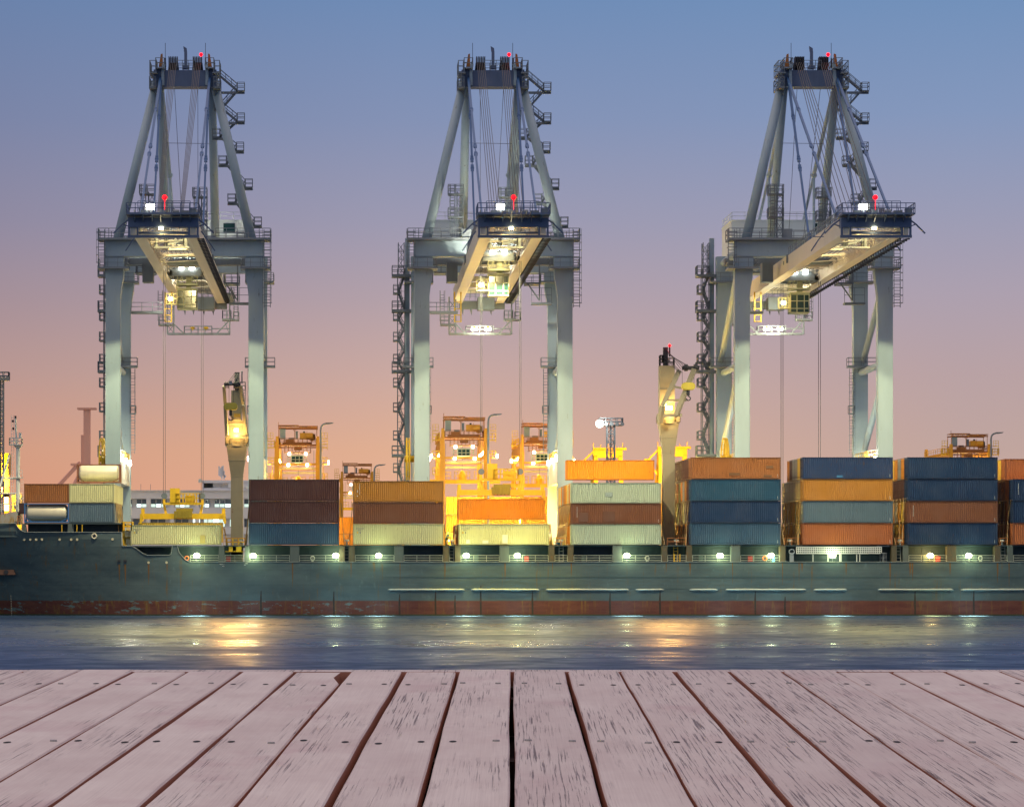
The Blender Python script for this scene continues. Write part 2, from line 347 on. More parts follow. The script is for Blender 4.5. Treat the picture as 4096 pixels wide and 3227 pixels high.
        m = MB(); m.box(s*4.05,s*5.15,-.6,4.4,78.75,78.95); m.railbox(s*4.25,s*5.1,-.55,4.35,78.95,h=1.7,sp=1.2,r=.045); m.box(s*3.0,s*4.25,-.5,4.3,79.5,79.65); m.railbox(s*3.0,s*4.25,-.5,4.3,79.65,h=1.4,sp=1.0,r=.04); m.build('apex_platform', GREYD, T)
        m = MB(); m.box(s*4.2,s*5.2,-.6,4.4,76.6,76.9); m.railbox(s*4.3,s*5.15,-.55,4.35,76.9,h=1.4,sp=1.2,r=.045); m.ladder(s*4.85,-.5,77,79,w=.5); m.prism([(s*4.1,76.6),(s*5.0,76.6),(s*4.2,75.8)],1,3); m.build('apex_platform', GREYD, T)
        m = MB(); m.tube((s*2.95,1.8,80),(s*2.95,1.8,81.4),.09); m.tube((s*2.95,1.8,81.4),(s*2.95,1.8,83.6),.035); m.build('whip_aerial', BLACK, T)
        m = MB(); m.prism([(s*3.3,80.1),(s*3.9,80.1),(s*3.6,81.9),(s*3.35,82.0)],1.5,2.1); m.build('lamp_bracket', ORGD, T)
    m = MB(); m.box(-11.6,11.6,-1.0,1.0,52.05,54.25); m.box(-11.7,11.7,-1.12,1.12,52.0,52.12)
    for x in (-9,-6,6,9): m.box(x-.02,x+.02,-1.015,1.015,52.1,54.2)
    m.build('portal_beam', GREY, T)
    m = MB(); m.box(-12.6,12.6,-2.1,2.1,54.3,54.62); pf = m.build('portal_walkway', GREYM, T)
    m = MB(); m.rail([(-12.55,-2.05,54.62),(-4.6,-2.05,54.62)],h=1.35,sp=1.7,r=.045); m.rail([(4.6,-2.05,54.62),(12.55,-2.05,54.62),(12.55,2.05,54.62)],h=1.35,sp=1.7,r=.045); m.rail([(12.55,2.05,54.62),(-12.55,2.05,54.62),(-12.55,-2.05,54.62)],h=1.35,sp=1.7,r=.045)
    m.box(-4.5,-3.3,-1.9,-1.2,54.62,55.9); m.build('railing', GREYM, pf)
    m = MB(); m.box(-11.6,11.6,20.7,22.7,51.7,54.2); m.build('back_portal_beam', GREY, T)
    m = MB(); m.box(-11.4,11.4,12.0,14.0,52.05,53.0); m.beam((-4.2,1,51.2),(4.2,1,51.2),.4,.5); m.build('deck_tie', GREYD, T)
    # apex beam, mast
    m = MB(); m.box(-4.1,4.1,.8,3.2,77.1,79.45); m.box(-4.15,4.15,.7,3.3,77.02,77.1); m.build('apex_beam', BLUED, T)
    m = MB(); m.beam((.05,1.8,79.7),(.05,1.8,82.3),.42,.42); m.prism([(-.2,82.3),(.25,82.3),(.2,82.8),(-.3,83.1)],1.6,2.0); m.box(-.4,.5,1.3,2.3,79.75,80.2); m.build('service_davit', BLUED, T)
    m = MB(); m.railbox(-1.2,1.3,.6,3.2,79.45,h=1.4,sp=.8,r=.04); m.build('apex_railing', GREYD, T)
    # zigzag stairs up the right-hand apex leg
    def tx(z): return 9.85-(z-54.3)*(5.7/23.9)
    nodes = [('r',79.0,0),('r',76.8,0),('l',74.2,0),('r',72.3,0),('l',70.0,0),('r',68.0,0),('l',66.0,0),('r',62.6,0),('l',60.4,0),('r',57.0,0),('l',54.7,0)]
    prev = None
    for i,(sd,z,_) in enumerate(nodes):
        x = tx(z)+(.9 if sd=='r' else -1.1)
        if i == 0: x = 5.0
        if i in (1,3): x = 7.6
        if i == 2: x = 5.3
        y = 3.2
        m = MB()
        if prev: m.stair(prev,(x,y,z),w=.7,r=.035); 
        if i:
            xi = x+(1.05 if sd=='r' else -1.1); m.box(x,xi,y-.7,y+.7,z-.22,z); m.railbox(x,xi,y-.7,y+.7,z,h=1.15,sp=1.1,r=.04)
            m.beam((tx(z),y-1,z-.45),(xi,y,z-.3),.25,.35)
        if m.v: m.build('stair_flight', GREYD, T)
        prev = (x,y,z)
    # guy wires
    m = MB(); 
    for z in (70.6,60.0,57.5): m.beam((-3.6,14,z),(3.6,14,z-.1),.06)
    m.build('guy_wires', ROPE, T)
    # hoist ropes apex -> boom tip
    for s in (-1,1):
        m = MB()
        for i in range(5):
            m.beam((s*1.8-.5+i*.25,1,80.6),(s*1.5-.5+i*.24,-36-i*2.2,52.2),.07)
        m.beam((s*1.8,2.5,80.0),(s*1.0,20,52),.06)
        m.build('boom_hoist_ropes', ROPE, T)
    # header at the boom tip
    m = MB(); m.box(-4.55,4.55,-54.2,-52.6,50.3,51.55); m.box(-4.7,4.7,-56,-50.5,51.75,51.95)
    for x in (-3.7,-2.6,-1.4,-.3,1.1,2.3,3.5): m.prismx([(-55.8,51.75),(-54.2,51.75),(-54.2,50.9)],x-.06,x+.06)
    m.box(-4.55,-4.3,-54.1,-53.7,49.15,50.3); m.box(4.3,4.55,-54.1,-53.7,49.15,50.3); m.box(-3.45,-3.2,-54.1,-53.8,49.3,50.3); m.box(3.2,3.45,-54.1,-53.8,49.3,50.3)
    m.box(-4.6,4.6,-54.1,-53.6,48.95,49.3); m.box(-3.3,3.3,-53.4,-53.1,49.5,49.8); hd = m.build('boom_tip_header', BLUED, T)
    m = MB(); m.railbox(-4.65,4.65,-55.95,-50.6,51.95,h=1.25,sp=1.15,r=.045); m.rail([(-3.4,-52.5,52.5),(3.4,-52.5,52.5)],h=1.35,sp=1.2,r=.04); m.rail([(-3.1,-54,49.85),(3.1,-54,49.85)],h=.5,sp=1,r=.03,bars=1); m.build('tip_railing', BLUED, hd)
    m = MB(); 
    for s in (-1,1):
        m.box(s*3.55,s*4.2,-53.9,-53.2,49.4,50.28)
    m.build('buffer_block', CREAM, hd)
    m = MB(); m.box(-2.9,-2.0,-54.4,-53.2,51.95,52.45); m.box(2.2,3.3,-54.6,-53.4,51.95,52.4); m.box(-.5,.2,-53.9,-53,51.95,52.6); m.box(3.4,4.3,-55.9,-55.3,51.8,52.5); m.tube((1.2,-53,52.4),(2.0,-53,52.4),.3)
    for x in (.4,.7,1.0,1.3): m.box(x-.06,x+.06,-52.6,-52.0,51.95,53.0)
    m.box(-2.95,4.3,-55.4,-52,51.94,51.98); m.build('tip_winch', GREYD, hd)
    for s in (-1,1):
        m = MB(); m.bars([(s*4.5,-53,51.4),(s*5.3,-53,50.8),(s*6.5,-53,49.6)],.09); m.bars([(s*4.5,-53,50.5),(s*5.3,-53,50.8)],.07); m.beam((s*4.6,-40,50.6),(s*6.1,-40,50.6),.1)
        m.bars([(s*4.1,-38,51.6),(s*5.0,-38,50.4),(s*6.0,-38,48.9)],.08); m.bars([(s*4.6,-53,51.4),(s*4.6,-40,51.4)],.04); m.build('boom_feeler', BLUED, T)
    m = MB(); m.beam((-1.6,-53.8,51.95),(-1.6,-53.8,53.2),.1); m.box(-2.15,-1.2,-54.0,-53.7,52.7,53.15); f1 = m.build('header_floodlight', GREYD, T)
    m = MB(); m.box(-2.2,-1.15,-54.1,-54.0,52.55,53.25); m.build('lens', L_WHITE, f1)
    m = MB(); m.box(-.55,.0,-54.35,-54.2,49.95,50.28); m.build('header_lamp', L_WARM, T)
    m = MB(); m.tube((.1,-52.8,52),(.1,-52.8,54.0),.03); m.ball((.1,-52.8,54.3),.32); bc = m.build('tip_beacon', L_RED, T)
    m = MB(); m.ball((2.35,.9,81.75),.27); m.build('apex_beacon', L_RED, T)
    # cross ties and light walkway inside the boom
    for y in (-46,-37,-28,-19,-10): 
        m = MB(); m.tube((-3.0,y,51.3),(3.0,y,51.3),.28); m.beam((-3,y,50.2),(3,y+4,50.9),.12); m.build('boom_tie', CREAM, T)
    for y in (4,14,26,36,46): 
        m = MB(); m.box(-3.0,3.0,y,y+.5,50.9,51.7); m.beam((-3,y,51.2),(3,y+6,51.2),.15); m.build('girder_tie', CREAM, T)
    m = MB(); m.rail([(-2.6,-49,49.9),(-2.6,50,49.9)],h=1.0,sp=3,r=.03); m.rail([(2.5,-49,49.9),(2.5,50,49.9)],h=1.0,sp=3,r=.03); m.build('inner_railing', CREAM, T)
    m = MB()
    for y in range(-49,-6,3): m.beam((-3,y,50.0),(-1.9,y+1.5,51.2),.09); m.beam((3,y,50.0),(1.9,y+1.5,51.2),.09); m.beam((-3,y,51.6),(3,y+3,51.6),.09); m.beam((3,y,51.6),(-3,y+3,51.6),.09); m.box(-2.9,-2.3,y,y+1.4,50.2,50.32)
    m.build('boom_bracing', CREAM, T)
    m = MB(); m.railbox(-2.2,-.9,-35,-33,49.9,h=1.5,sp=1,r=.06); m.railbox(-.6,1.6,-35,-33,49.9,h=1.5,sp=1,r=.06); m.box(-2.3,2.4,-35.2,-34.9,49.6,49.8); m.beam((-.6,-34,50.2),(2.2,-34,51.0),.3); m.box(1.7,2.1,-34.5,-34,49.8,51.2); m.box(-2.2,-1.9,-34.6,-34.2,49.8,51.3); m.build('service_carriage', WHITE, T)
    m = MB()
    for i in range(7): x = -1.8+i*.6; m.beam((x,-50,51.3),(x*.9,48,51.3),.05)
    m.build('trolley_ropes', ROPE, T)
    # cable festoon under the right-hand girder
    m = MB()
    for i in range(52):
        y = -50+i*1.87; m.add([(4.15,y,49.15),(5.1,y+.1,49.15),(5.1,y+.1,49.35),(4.15,y,49.23),(4.15,y+.35,49.15),(5.1,y+.45,49.15),(5.1,y+.45,49.23),(4.15,y+.35,49.23)],[(3,2,1,0),(4,5,6,7),(0,1,5,4),(1,2,6,5),(2,3,7,6),(3,0,4,7)])
        m.beam((4.2,y+.2,49.3),(4.2,y+.2,49.7),.10)
    m.box(4.14,4.3,-50.5,48,49.6,49.8); m.build('cable_festoon', BLACK, T)
    # maintenance frame hanging from the girders
    m = MB()
    for x in (-5.0,-3.95,5.0): m.beam((x,43,44.0),(x,43,50.0),.22)
    m.beam((-5,43,44.1),(5,43,44.1),.3,.28); m.beam((-5,44.6,44.1),(5,44.6,44.1),.2); m.beam((2.2,43,44.9),(5,43,44.9),.16); m.beam((-3.9,43,45.6),(-2.4,43,44.2),.2); m.beam((3.0,43,44.2),(5,43,46.3),.2); m.beam((4.2,43,46.0),(4.9,43,44.2),.1)
    for z in (44.2,45.5,46.8,48.1): m.beam((-5,43,z),(-3.95,43,z+1.3),.1); m.beam((-3.95,43,z),(-5,43,z+1.3),.1); m.beam((-5,43,z),(-3.95,43,z),.1)
    m.railbox(-2.3,2.1,42.9,44.7,44.25,h=1.1,sp=1.1,r=.04); fr = m.build('hanging_frame', GREYM, T)
    m = MB(); m.box(-6.4,-4.0,42.3,44.5,45.4,45.65); m.railbox(-6.35,-5.05,42.35,44.45,45.65,h=1.2,sp=1.1,r=.045); m.ladder(-6.1,43.2,45.6,51.0,w=.6,r=.04,cage=True); m.build('service_platform', GREYM, fr); m = MB(); m.box(3.8,5.6,42.3,44.5,46.2,46.5); m.railbox(3.85,5.2,42.35,44.45,46.5,h=1.3,sp=.7,r=.04); m.box(5.5,6.5,43.2,44.5,46.2,46.45); m.railbox(5.55,6.45,43.2,44.4,46.45,h=1.2,sp=.9,r=.04); m.ladder(6.0,43.2,46.4,51.5,w=.6,r=.04,cage=True); m.build('service_platform', GREYM, fr)
    for x in (-.95,1.2):
        m = MB(); m.tube((x,43,44.9),(x,43,45.2),.5,.25); m.tube((x,43.0,44.72),(x,43.0,44.9),.16); m.build('frame_lamp', YEL, fr)
    # rear end
    m = MB(); m.box(-3.1,4.3,50.2,51.4,48.7,50.0)
    for x in (-2.6,-1.2,.5,2.0): m.prism([(x-.22,48.7),(x+.22,48.7),(x+.1,47.6)],50.2,50.35)
    m.box(-.3,2.4,45.5,48.5,48.2,50.2); m.build('rear_end_beam', GREYD, T)
    m = MB(); m.railbox(-3.2,4.8,46,50,50.1,h=1.2,sp=.9); m.box(4.3,5.6,32,49,49.4,49.6); m.rail([(5.6,32,49.6),(5.6,49,49.6)],h=1.1,sp=1.2); m.stair((4.9,30,49.5),(4.9,24,52.5)); m.build('rear_platform', GREYM, T)
    # machinery house
    m = MB(); m.box(-8.2,8.2,30,42,54.4,60.7); m.box(-8.3,8.3,29.9,42.1,60.7,60.85)
    for x in range(-7,8,2): m.box(x-.02,x+.02,29.985,42.01,54.5,60.7)
    m.box(-8.0,8.0,23.0,43,53.9,54.4); hs = m.build('machinery_house', HOUSE, T)
    m = MB(); m.box(4.5,6.3,29.9,29.99,58.9,60.3); m.build('house_window', TEALG, hs)
    m = MB(); m.railbox(-8.1,8.1,30.1,41.9,60.85,h=1.2,sp=2,r=.035); m.build('house_railing', HOUSE, hs)
    # inner ladder towers beside the hinge
    for (x0,x1,y0,zt) in ((-6.0,-4.4,-.5,61.5),(1.6,3.1,3.0,61.5)):
        m = MB(); m.lattice(x0+.7,x1,y0,y0+1.2,54.6,zt,1.4,.05)
        for z in (57.6,61.0): m.box(x0-.6,x1,y0-.4,y0+1.4,z,z+.2); m.railbox(x0-.6,x1,y0-.4,y0+1.4,z+.2,h=1.3,sp=1,r=.045)
        m.ladder(x0,y0,55,zt+1,w=.6,r=.05,cage=True); m.build('ladder_tower', GREYD, T)
    # big stair tower and lift shaft at the left rear corner
    m = MB(); m.box(-12.45,-11.75,22.7,23.5,3.6,57.2)
    for z in range(8,57,3): m.box(-12.5,-11.7,22.65,23.55,z,z+.08)
    m.build('lift_shaft', GREY, T)
    m = MB(); zs = [3.6,7.4,11.2,15,18.8,24.0,28.8,32.6,36.4,39.9,43.2,46.3,51.3]
    for c in ((-13.6,22.2),(-12.5,22.2),(-13.6,24.2),(-12.5,24.2)): m.beam((c[0],c[1],3.6),(c[0],c[1],52.5),.12)
    m.beam((-13.05,22.2,3.6),(-13.05,22.2,56),.07)
    for z in range(5,52): m.beam((-13.6,22.2,z),(-12.5,22.2,z),.06)
    for i,(a,b) in enumerate(zip(zs[:-1],zs[1:])):
        h = (a+b)/2; m.stair((-12.6,22.6,a),(-13.5,22.6,h),w=.5,r=.035); m.stair((-13.5,23.7,h),(-12.6,23.7,b),w=.5,r=.035)
        m.box(-14.3,-13.2,21.9,24.3,h-.2,h); m.railbox(-14.25,-13.25,21.95,24.25,h,h=1.2,sp=.8,r=.045)
    for z in (24.0,36.9,46.2,51.6): m.box(-14.5,-9.5,21.7,24.4,z-.4,z); m.railbox(-14.45,-12.6,21.75,24.35,z,h=1.3,sp=1.0,r=.05)
    m.lattice(-13.5,-12.6,22.3,24.1,51.6,56.5,1.1,.05)
    m.build('stair_tower', GREYD, T)
    m = MB(); m.box(-9.3,-4.4,21.2,22.6,45.5,45.9); m.rail([(-9.3,21.25,45.9),(-4.4,21.25,45.9)],h=1.3,sp=1.6,r=.045); m.build('mid_walkway', GREYM, T)
    # service baskets under the back girders
    m = MB(); m.box(-8.2,-5.2,14,18,51.0,51.2); m.railbox(-8.1,-5.2,14,18,51.2,h=1.2,sp=1); m.stair((-5.5,10,49.3),(-5.5,15,51.5),w=.8); m.box(-6.6,-5.0,6,8.5,48.9,51.8); m.build('cable_basket', GREYD, T)
    m = MB(); m.box(5.3,7.6,10,14,49.0,49.25); m.railbox(5.3,7.6,10,14,49.25,h=1.2,sp=1); m.bars([(5.5,10,49.2),(7.4,10,46.5),(7.4,10,51.8)],.1); m.box(6.2,9.3,9.7,11.3,45.9,46.2); m.rail([(6.2,9.8,46.2),(9.2,9.8,46.2)],h=2.2,sp=1.2); m.build('cable_basket', GREYD, T)
    # yellow service ladder frame under left girder
    m = MB(); m.beam((-4.6,30,49.6),(-4.6,30,44.9),.2); m.beam((-3.6,30,49.6),(-3.6,30,44.9),.2)
    for z in (45,46,47,48): m.beam((-4.6,30,z),(-3.6,30,z),.14)
    m.build('yellow_ladder', YEL, T)
    # cable reel
    m = MB()
    for i in range(24):
        a = 2*math.pi*i/24; m.beam((-12.2,4,22.6),(-12.2,4+3.0*math.cos(a),22.6+3.0*math.sin(a)),.09)
    for rr in (3.05,2.2,1.0): m.torus((-12.2,4,22.6),rr,.12,'x',28,6)
    m.torus((-12.6,4,22.6),3.05,.12,'x',28,6); m.tube((-12.9,4,22.6),(-11.5,4,22.6),.5)
    for i in range(12):
        a = 2*math.pi*i/12; m.beam((-12.65,4+3.0*math.cos(a),22.6+3.0*math.sin(a)),(-12.15,4+3.0*math.cos(a),22.6+3.0*math.sin(a)),.1)
    m.build('cable_reel', YEL, T)
    # trolley with cab
    m = MB(); m.box(-2.9,2.9,-3,-2.2,49.8,50.8); m.box(-2.9,2.9,2.2,3,49.8,50.8); m.box(-2.9,-2.2,-3,3,49.85,50.6); m.box(2.2,2.9,-3,3,49.85,50.6); m.box(-1.2,-.3,-1,1.6,50.0,51.2); m.box(.2,1.6,-.6,1.4,50.0,51.0); m.tube((-.1,-1.4,50.4),(1.2,-1.4,50.4),.28); m.beam((-2.6,-2.8,50.8),(-2.6,-2.8,51.8),.15); m.beam((2.6,-2.8,50.8),(2.6,-2.8,51.8),.15); m.railbox(-2.0,2.0,-1.8,2.0,51.0,h=.8,sp=.7,r=.03); m.tube((-2,-2.0,50.9),(2,-2.0,50.9),.35)
    m.rail([(-2.8,-3,50.8),(2.8,-3,50.8)],h=.9,sp=.8,r=.03); tr = m.build('trolley', GREYD, T)
    m = MB(); m.box(-1.5,1.6,-2.9,-.4,48.45,48.7); m.railbox(-1.45,1.5,-2.85,-.45,48.7,h=1.1,sp=.7,r=.035); m.beam((-1.3,-2.8,48.5),(-.6,-2.8,50.2),.1); m.beam((1.3,-2.8,48.5),(.7,-2.8,50.2),.1); m.box(-.2,.6,-1.6,-.8,46.9,50); m.box(-3.1,-1.5,-2.6,-1.4,45.6,45.75); m.railbox(-3.1,-1.5,-2.6,-1.4,45.75,h=1.5,sp=.6,r=.04); m.build('trolley_gallery', CABG, tr)
    m = MB(); x0,x1,y0,y1,z0,z1 = -1.45,1.45,-3.0,-.2,44.9,47.9
    m.box(x0,x1,y0+.12,y1,z1-.25,z1); m.box(x0-.1,x1+.1,y0-.1,y1,z1,z1+.12); m.box(x0,x1,y0,y1,z0,z0+.12); m.box(x0,x1,y1-.15,y1,z0,z1)
    for x in (x0,-.5,.6,x1-.12): m.box(x,x+.12,y0,y0+.12,z0,z1-.2)
    for z in (z0+.0,z0+.62,z0+1.75): m.box(x0,x1,y0-.01,y0+.1,z,z+.12)
    m.box(x0,x0+.1,y0,y1,z0,z0+1.2); m.box(x1-.1,x1,y0,y1,z0,z0+1.2); cb = m.build('operator_cab', CABG, tr)
    m = MB(); m.box(x0+.12,x1-.14,y0+.13,y1-.2,z0+.15,z1-.28); m.build('cab_glass', TEALG, cb)
    for x in (-.8,.8):
        m = MB(); m.box(x-.38,x+.38,-3.3,-3.05,50.75,51.35); m.build('trolley_floodlight', L_WHITE, tr)
    m = MB(); m.box(-2.75,-2.15,-2.75,-2.6,46.2,46.7); m.build('gallery_lamp', L_WARM, tr)
    lamp('SPOT','trolley_light',(0,-2.0,51.2),tr,2600,(1,.93,.55),.4,aim=(0,-12,50.2),spot=85,blend=.6)
    lamp('SPOT','trolley_light_rear',(0,3.5,51.0),tr,20000,(1,.95,.72),.6,aim=(0,14,52.6),spot=110,blend=.6)
    lamp('POINT','gallery_light',(-2.5,-3.3,46.4),tr,160,(1,.62,.15),.3)
    lamp('POINT','header_light',(-1.7,-54.6,52.9),T,70,(1,.97,.85),.3)
    lamp('POINT','header_light_low',(-.3,-52.5,50.4),T,200,(1,.85,.4),.2)
    lamp('SPOT','boom_light',(0,-49,50.9),T,12000,(1,.80,.34),.3,aim=(0,-35,50.4),spot=30,blend=.5)
    lamp('SPOT','boom_light_mid',(0,-26,50.6),T,14000,(1,.80,.34),.3,aim=(0,-12,50.2),spot=28,blend=.5)
    lamp('POINT','beacon_glow',(.1,-53.4,55.2),T,8,(1,.0,.01),.2)
    for s in (-1,1):
        lamp('POINT','sill_light',(s*8.4,9,23.6),T,1200,(.95,1,.85),.5)
        lamp('SPOT','leg_downlight',(s*1.0,-22,49.2),T,DOWN,(1,.94,.50),.4,aim=(s*7,-6,0),spot=98,blend=.12)
    lamp('SPOT','tip_downlight',(0,-52,48.8),T,TIP,(1,.84,.50),.5,aim=(0,-34,0),spot=118,blend=.5)
    lamp('SPOT','added_water_spot',(0,-56.3,50.2),T,WAT,(1,.86,.24),.6,aim=(0,-95,0),spot=80,blend=.8)  # spot added beyond the real boom lamps, only to make the water glow
    return T
WAT = 60000
TIP = 90000
DOWN = 27000
crane = make_crane()
CR = [(PX(739,455),9,'tall grey quay crane standing at the left, above the ship\'s single white container'),
      (PX(1973,455),-13,'tall grey quay crane in the middle, above the yellow-lit gantries'),
      (PX(3252,455),16,'tall grey quay crane at the right, its boom raking towards the right')]
cranes = []
for i,(x,ty,lb) in enumerate(CR):
    c = crane if i == 0 else copy_tree(crane)
    tag(c, lb, 'quay crane', 'ship-to-shore cranes along the quay'); cranes.append(c)
for c,(x,ty,lb) in zip(cranes,CR):
    c.location = (x,455,0)
    for ch in c.children:
        if ch.name.startswith('trolley') and ch.type == 'MESH': ch.location.y = ty
# the left crane's boom flood is dimmer than the other two
for ch in cranes[0].children:
    if ch.name.startswith('tip_downlight'): ch.data = ch.data.copy(); ch.data.energy = TIP*.9; ch.data.spot_size = R(54); ch.rotation_euler = (Vector((-11,-36,12))-Vector((0,-52,48.8))).to_track_quat('-Z','Y').to_euler()
lamp('SPOT','added_yellow_spot',cranes[1].location+Vector((0,-42,49.0)),cranes[1],170000,(1,.78,.06),.4,aim=cranes[1].location+Vector((0,-33,9)),spot=30,blend=.5)  # spot added on the boom to turn the lone container yellow
# hanging frame lamps are lit on the middle and right cranes only
for c in cranes[1:]:
    for x in (-.95,1.2):
        f = [k for k in c.children if k.name.startswith('hanging_frame')][0]
        m = MB(); m.box(x-.45,x+.45,-.25,-.1,0,.5); o = m.build('frame_floodlight', L_WHITE); o.parent = f; o.location = (0,43,44.6)
    lamp('POINT','frame_light',c.location+Vector((0,41.5,44.8)),c,1500,(1,.97,.6),.6)
# ---------------- containers ----------------
def corr(m, x0, x1, y, z0, z1, d, pitch=.278):      # corrugated sheet facing -y when d>0 (ribs recede by d)
    n = max(2, round((x1-x0)/pitch)); p = (x1-x0)/n; prof = []
    for i in range(n):
        a = x0+i*p; prof += [(a,0),(a+.27*p,0),(a+.5*p,d),(a+.77*p,d)]
    prof.append((x1,0)); vs = [(x,y+o_,z0) for x,o_ in prof]+[(x,y+o_,z1) for x,o_ in prof]; k = len(prof)
    m.add(vs, [(i,i+1,k+i+1,k+i) if d > 0 else (i+1,i,k+i,k+i+1) for i in range(k-1)])
def corrx(m, y0, y1, x, z0, z1, d, pitch=.28):
    n = max(2, round((y1-y0)/pitch)); p = (y1-y0)/n; prof = []
    for i in range(n):
        a = y0+i*p; prof += [(a,0),(a+.27*p,0),(a+.5*p,d),(a+.77*p,d)]
    prof.append((y1,0)); vs = [(x+o_,y,z0) for y,o_ in prof]+[(x+o_,y,z1) for y,o_ in prof]; k = len(prof)
    m.add(vs, [(i+1,i,k+i,k+i+1) if d > 0 else (i,i+1,k+i+1,k+i) for i in range(k-1)])
CM = {}
def cont_mesh(Ln, H):                                # origin: near left bottom corner
    if (Ln,H) in CM: return CM[(Ln,H)]
    Wd = 2.438
    b = MB(); corr(b,.16,Ln-.16,.03,.17,H-.11,.075); corr(b,.16,Ln-.16,Wd-.03,.17,H-.11,-.075)
    b.box(.1,Ln-.1,.11,Wd-.11,.12,.2)
    n = int(Ln/.5)
    for i in range(n): 
        x = .15+i*(Ln-.3)/n; b.box(x,x+(Ln-.3)/n*.55,.05,Wd-.05,H-.06,H-.005)
    b.box(.1,Ln-.1,.06,Wd-.06,H-.1,H-.045)
    f = MB()
    for x in (0,Ln-.16):
        for y in (0,Wd-.16):
            f.box(x,x+.16,y,y+.16,.118,H-.118)
            for z in (0,H-.118): f.box(x-.006,x+.178 if x == 0 else x+.166,y-.006,y+.166,z,z+.118)
    for y in (.0,Wd-.06):
        f.box(.16,Ln-.16,y,y+.06,H-.1,H-.02); f.box(.16,Ln-.16,y,y+.06,.03,.17)
    for x in (.01,Ln-.07):
        f.box(x,x+.06,.16,Wd-.16,H-.12,H-.01); f.box(x,x+.06,.16,Wd-.16,.02,.16)
    d = MB()                                         # door end at -x, plain corrugated end at +x
    d.box(.03,.09,.16,Wd/2-.01,.17,H-.13); d.box(.03,.09,Wd/2+.01,Wd-.16,.17,H-.13)
    for y in (.4,.95,1.5,2.05):
        d.tube((-.01,y,.2),(-.01,y,H-.15),.022,n=5)
        for z in (.35,H*.5,H-.35): d.box(-.02,.03,y-.06,y+.06,z,z+.08)
    e = MB(); corrx(e,.16,Wd-.16,Ln-.03,.17,H-.12,-.05)
    res = []
    for nm,k in (('side_panels',b),('frame',f),('doors',d),('end_panel',e)):
        o = k.build(nm, None); res.append(o.data); o.data.materials.append(None); bpy.data.objects.remove(o)
    CM[(Ln,H)] = res; return res
def cmat(name, col, rust=.35): return paint('container_'+name, col, .5, .16, rust, .55, rustcol=(.10,.045,.02))
def darker(c, k=.7): return tuple(x*k for x in c)
COLS = {'rust brown':(.32,.125,.035),'maroon':(.100,.042,.034),'ochre brown':(.44,.20,.03),'orange':(.62,.25,.02),'bright orange':(.72,.27,.012),
 'navy blue':(.010,.036,.095),'teal blue':(.018,.075,.135),'slate blue':(.035,.085,.145),'cream white':(.60,.60,.31),'pale green grey':(.42,.50,.37),
 'grey blue':(.10,.16,.20),'brown red':(.38,.125,.04),'yellow':(.72,.48,.06),'grey':(.28,.28,.26),'scratched navy':(.018,.045,.12),'brown':(.19,.075,.035)}
def container(x, y, z, color, label, group=None, Ln=12.192, H=2.896, name='shipping_container'):
    o = thing(name, (x,y,z), label, 'container', group)
    md = cmat(color.replace(' ','_'), COLS[color], .5 if 'scratched' in color else .3)
    mf = cmat(color.replace(' ','_')+'_frame', darker(COLS[color],.62), .45)
    for nm,me,mt in zip(('side_panels','frame','doors','end_panel'), cont_mesh(Ln,H), (md,mf,md,md)):
        c = bpy.data.objects.new(nm, me); COL.objects.link(c); c.parent = o
        c.material_slots[0].link = 'OBJECT'; c.material_slots[0].material = mt
    return o
ORD = ['bottom','second','third','top']
def tier(k, n): return 'bottom tier' if k == 0 else ('top tier' if k == n-1 else ('second tier' if k == 1 else 'third tier'))
def rowname(r): return ['front','second','third','fourth','fifth','sixth','seventh','eighth','ninth','tenth'][r]
def bottom(py, Y=420.3): return PZ(py, Y)
YS = 420.3
ZB = PZ(2178.5, YS)
def markings(o, Ln, H, kind):
    t = bpy.data.curves.new('container_number','FONT'); t.body = kind; t.size = .28; t.align_x = 'LEFT'
    ob = bpy.data.objects.new('container_number', t); COL.objects.link(ob); ob.rotation_euler = (R(90),0,0)
    dg = bpy.context.evaluated_depsgraph_get(); me = bpy.data.meshes.new_from_object(ob.evaluated_get(dg)); bpy.data.objects.remove(ob)
    c = bpy.data.objects.new('container_number', me); COL.objects.link(c); c.parent = o; return c
